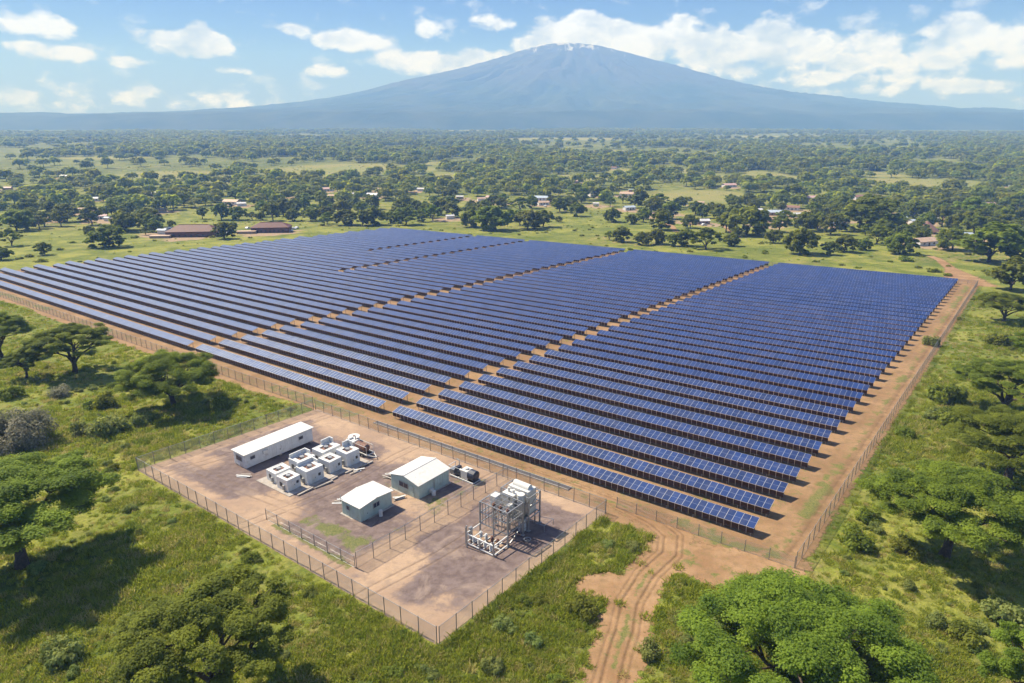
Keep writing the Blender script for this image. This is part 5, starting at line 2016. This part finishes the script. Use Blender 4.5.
BG = [make_bush(s, 1900, .05, M['leaf_mid']) for s in (1, 2)]
BP = [make_bush(s, 1500, .05, M['leaf_pale']) for s in (3, 4)]
BY = [make_bush(s, 2600, .036, M['leaf_grey'], .8) for s in (5, 6)]
BIG = {'p': make_bush(9, 16000, .017, M['leaf_pale'], k=46), 'y': make_bush(10, 14000, .018, M['leaf_grey'], .8, k=40)}
BL = [make_bush(s, 260, .12, M['leaf_mid']) for s in (7, 8)]
SH = [  # x, y, px width, kind, label
    (20, 443, 66, 'y', 'large rounded grey-green bush at the left edge above the big tree'),
    (60, 396, 20, 'y', 'small grey twiggy bush below the umbrella tree at left'),
    (110, 434, 34, 'p', 'pale green bush between the grey bush and the container fence'),
    (86, 434, 26, 'p', 'pale green bush beside the large grey one'),
    (107, 406, 26, 'g', 'green bush left of the spreading dark-trunked tree'),
    (92, 408, 16, 'g', 'small green bush beside another left of the spreading tree'),
    (220, 408, 22, 'g', 'green bush in the shadow right of the spreading tree'),
    (205, 402, 16, 'p', 'small pale bush in the shadow of the spreading tree'),
    (12, 398, 22, 'g', 'low green bush at the left edge below the small tree'),
    (140, 425, 24, 'p', 'tussocky pale bush below the spreading tree'),
    (870, 702, 130, 'p', 'broad pale bush at the bottom edge right of the huge tree'),
    (856, 545, 36, 'g', 'low green bush between the right fence and the large umbrella tree'),
    (945, 402, 34, 'g', 'round green bush beside the right edge trees'),
    (948, 422, 30, 'g', 'low green bush below the round one by the right fence'),
    (905, 436, 18, 'g', 'small dark bush close outside the right fence'),
    (868, 520, 24, 'g', 'small green bush halfway along the near right fence'),
    (905, 553, 30, 'g', 'green bush left of the large umbrella tree trunk'),
    (1000, 345, 26, 'g', 'flat bush under the right edge trees'),
    (985, 385, 22, 'g', 'dark bush between the two right edge trees'),
    (930, 345, 18, 'p', 'pale bush on the meadow right of the far fence'),
    (60, 660, 40, 'p', 'pale tussock bush in the bottom left grass'),
    (650, 655, 26, 'p', 'leafy weed clump right of the dirt track'),
    (1005, 620, 40, 'p', 'pale bush at the right edge below the large umbrella tree'),
    (965, 640, 34, 'g', 'green bush above the bottom right corner'),
]
for i, (x, y, pw, kd, lab) in enumerate(SH):
    P_ = {'g': BG, 'p': BP, 'y': BY}[kd]
    f_, s_ = P_[i % 2] if pw < 60 else BIG[kd]
    p = pt(x, y)
    wd = width_at(p, pw) * 1.15
    t = thing('shrub', lab, 'bush', p, (0, 0, i * 1.3))
    t.scale = (wd, wd, wd * (1.25 if kd == 'y' else 1.3))
    link('foliage', f_, t); link('stem', s_, t)
MS = [(20, 259, 8), (30, 257, 10), (42, 262, 12), (60, 250, 9), (73, 243, 7), (135, 238, 9), (205, 222, 6), (550, 222, 5), (575, 231, 6), (582, 236, 6), (589, 230, 5), (597, 236, 5), (519, 235, 5),
      (470, 235, 5), (745, 258, 7), (765, 252, 7), (815, 262, 7), (905, 261, 18), (934, 272, 14), (948, 276, 10), (985, 272, 9), (918, 268, 8), (775, 268, 8), (968, 255, 8), (835, 246, 6), (690, 252, 7),
      (655, 252, 6), (630, 250, 8), (536, 231, 5), (385, 231, 5), (240, 233, 5), (250, 238, 5), (130, 252, 5), (80, 262, 5), (48, 275, 6), (8, 277, 6), (98, 258, 4), (890, 262, 6), (860, 268, 5), (1000, 300, 12), (975, 300, 9), (960, 320, 10), (1010, 345, 14)]
for i, (x, y, pw) in enumerate(MS):
    f_, s_ = BL[i % 2]
    p = pt(x, y)
    wd = width_at(p, pw)
    side = 'left of the frame' if x < 300 else ('right of the frame' if x > 740 else 'middle of the frame')
    t = thing('low_shrub', 'low dark shrub dotted over the open meadow behind the solar field', 'shrub', p, (0, 0, i * 1.3), 'low shrubs dotted over the meadow')
    t.scale = (wd, wd, wd * .8)
    link('foliage', f_, t); link('stem', s_, t)


# scrub too small and too many to count, over the open meadows
xs_, ys_, rs_ = scatter(14000, 240, 1700, 0.72)
ok = (~blocked(xs_, ys_)) & (ys_ > 150) & (rgf.uniform(-.4, .9, len(xs_)) < fbm(xs_, ys_, 60, 41, 3) + .1)
xs_, ys_ = xs_[ok], ys_[ok]
SCRUB = ok.sum()
scrub_pts = np.stack([xs_, ys_, gz(ys_) - .05], -1)
scrub_sz = rgf.uniform(.8, 1.0, SCRUB) * np.exp(rgf.normal(.35, .45, SCRUB)) * 1.1

# ------------------------------------------------------------------ grass tufts
def tuft(seed, n, w, h, spread):
    rg = np.random.default_rng(seed)
    vs, tn = [], []
    for i in range(n):
        a, q = rg.uniform(0, 6.28), math.sqrt(rg.uniform(0, 1)) * spread
        b = np.array([math.cos(a) * q, math.sin(a) * q, 0])
        l = rg.uniform(.5, 1.1) * h
        d = np.array([rg.normal(0, .45), rg.normal(0, .45), 1.0]); d /= np.linalg.norm(d)
        sa = rg.uniform(0, 6.28)
        s = np.array([math.cos(sa), math.sin(sa), 0]) * w * rg.uniform(.6, 1.3)
        droop = np.array([d[0], d[1], 0]) * l * .5
        vs += [b - s, b + s, b + d * l + droop + s * .35, b + d * l + droop - s * .35]
        tn.append(rg.uniform(0, 1))
    return mesh_np('tuft_form', np.array(vs), np.arange(len(vs)).reshape(-1, 4), M['grass'], attrs={'tone': ('FACE', tn)})


tufts = [tuft(s, 46, .055, .55, .62) for s in (1, 2, 3)]
n = 175000
a = rgf.uniform(-.95, .95, n)
r = 36 + (330 - 36) * rgf.uniform(0, 1, n) ** 1.25
gx, gy = r * np.sin(a), r * np.cos(a)
u_, v_ = to_uv(gx, gy)
ok = ~((u_ > -376) & (u_ < 8.6) & (v_ > -9.3) & (v_ < 266))
ok &= ~((u_ > -96.6) & (u_ < -20.6) & (v_ > -46.9) & (v_ < -7))
tm = track_mask(u_, v_)
ok &= ~((tm > .45) & (rgf.uniform(0, 1, n) > .02))
dn = fbm(gx, gy, 22, 21, 4) * .9 + fbm(gx, gy, 5, 22, 2) * .5
ok &= rgf.uniform(-.9, 1.3, n) < dn + .1
gx, gy, dn, r = gx[ok], gy[ok], dn[ok], r[ok]
print('tufts', len(gx))
sc = rgf.uniform(.55, 1.25, len(gx)) * (1 + np.clip(dn, -.3, .6))
instancer('grass', tufts, np.stack([gx, gy, gz(gy) - .02], -1), sc, rgf.uniform(0, 6.28, len(gx)), 'rough knee-high green and yellow grass around the site')

scrub_forms = []
for sd in (1, 2, 3):
    rg = np.random.default_rng(sd + 50)
    n = 90
    d = rg.normal(0, 1, (n, 3)); d /= np.linalg.norm(d, axis=1, keepdims=True); d[:, 2] = np.abs(d[:, 2])
    C = d * (rg.uniform(.6, 1.1, n) * (1 + .3 * np.sin(3 * np.arctan2(d[:, 1], d[:, 0]) + sd)))[:, None] * np.array([.5, .5, .38])
    VV_ = leaf_quads(C, d, .22, rg)
    scrub_forms.append(mesh_np('scrub_form', VV_, np.arange(len(VV_)).reshape(-1, 4), M['leaf_mid'], attrs={'tone': ('FACE', np.clip(rg.normal(.55, .2, n), 0, 1))}))
instancer('scrub', scrub_forms, scrub_pts, scrub_sz, rgf.uniform(0, 6.28, SCRUB), 'low scrub and weeds scattered thickly over the meadows')

# weeds and small bushes thick in the near grass
nx_ = rgf.uniform(-.95, .95, 5200)
nr_ = 38 + 230 * rgf.uniform(0, 1, 5200) ** .9
wx_, wy_ = nr_ * np.sin(nx_), nr_ * np.cos(nx_)
u_, v_ = to_uv(wx_, wy_)
ok = ~((u_ > -378) & (u_ < 10.5) & (v_ > -11) & (v_ < 268)) & ~((u_ > -98.5) & (u_ < -18.5) & (v_ > -49) & (v_ < -5)) & (track_mask(u_, v_) < .1)
ok &= rgf.uniform(-.5, .8, len(wx_)) < fbm(wx_, wy_, 26, 51, 3)
wx_, wy_ = wx_[ok], wy_[ok]
print('weeds', len(wx_))
wz_ = np.exp(rgf.normal(.25, .45, len(wx_))) * 1.1
instancer('weeds', [BP[0][0], BG[0][0], BP[1][0]], np.stack([wx_, wy_, gz(wy_) - .03], -1), wz_, rgf.uniform(0, 6.28, len(wx_)), 'waist-high weeds and bushlets in the grass around the site', zscale=rgf.uniform(.9, 1.4, len(wx_)))
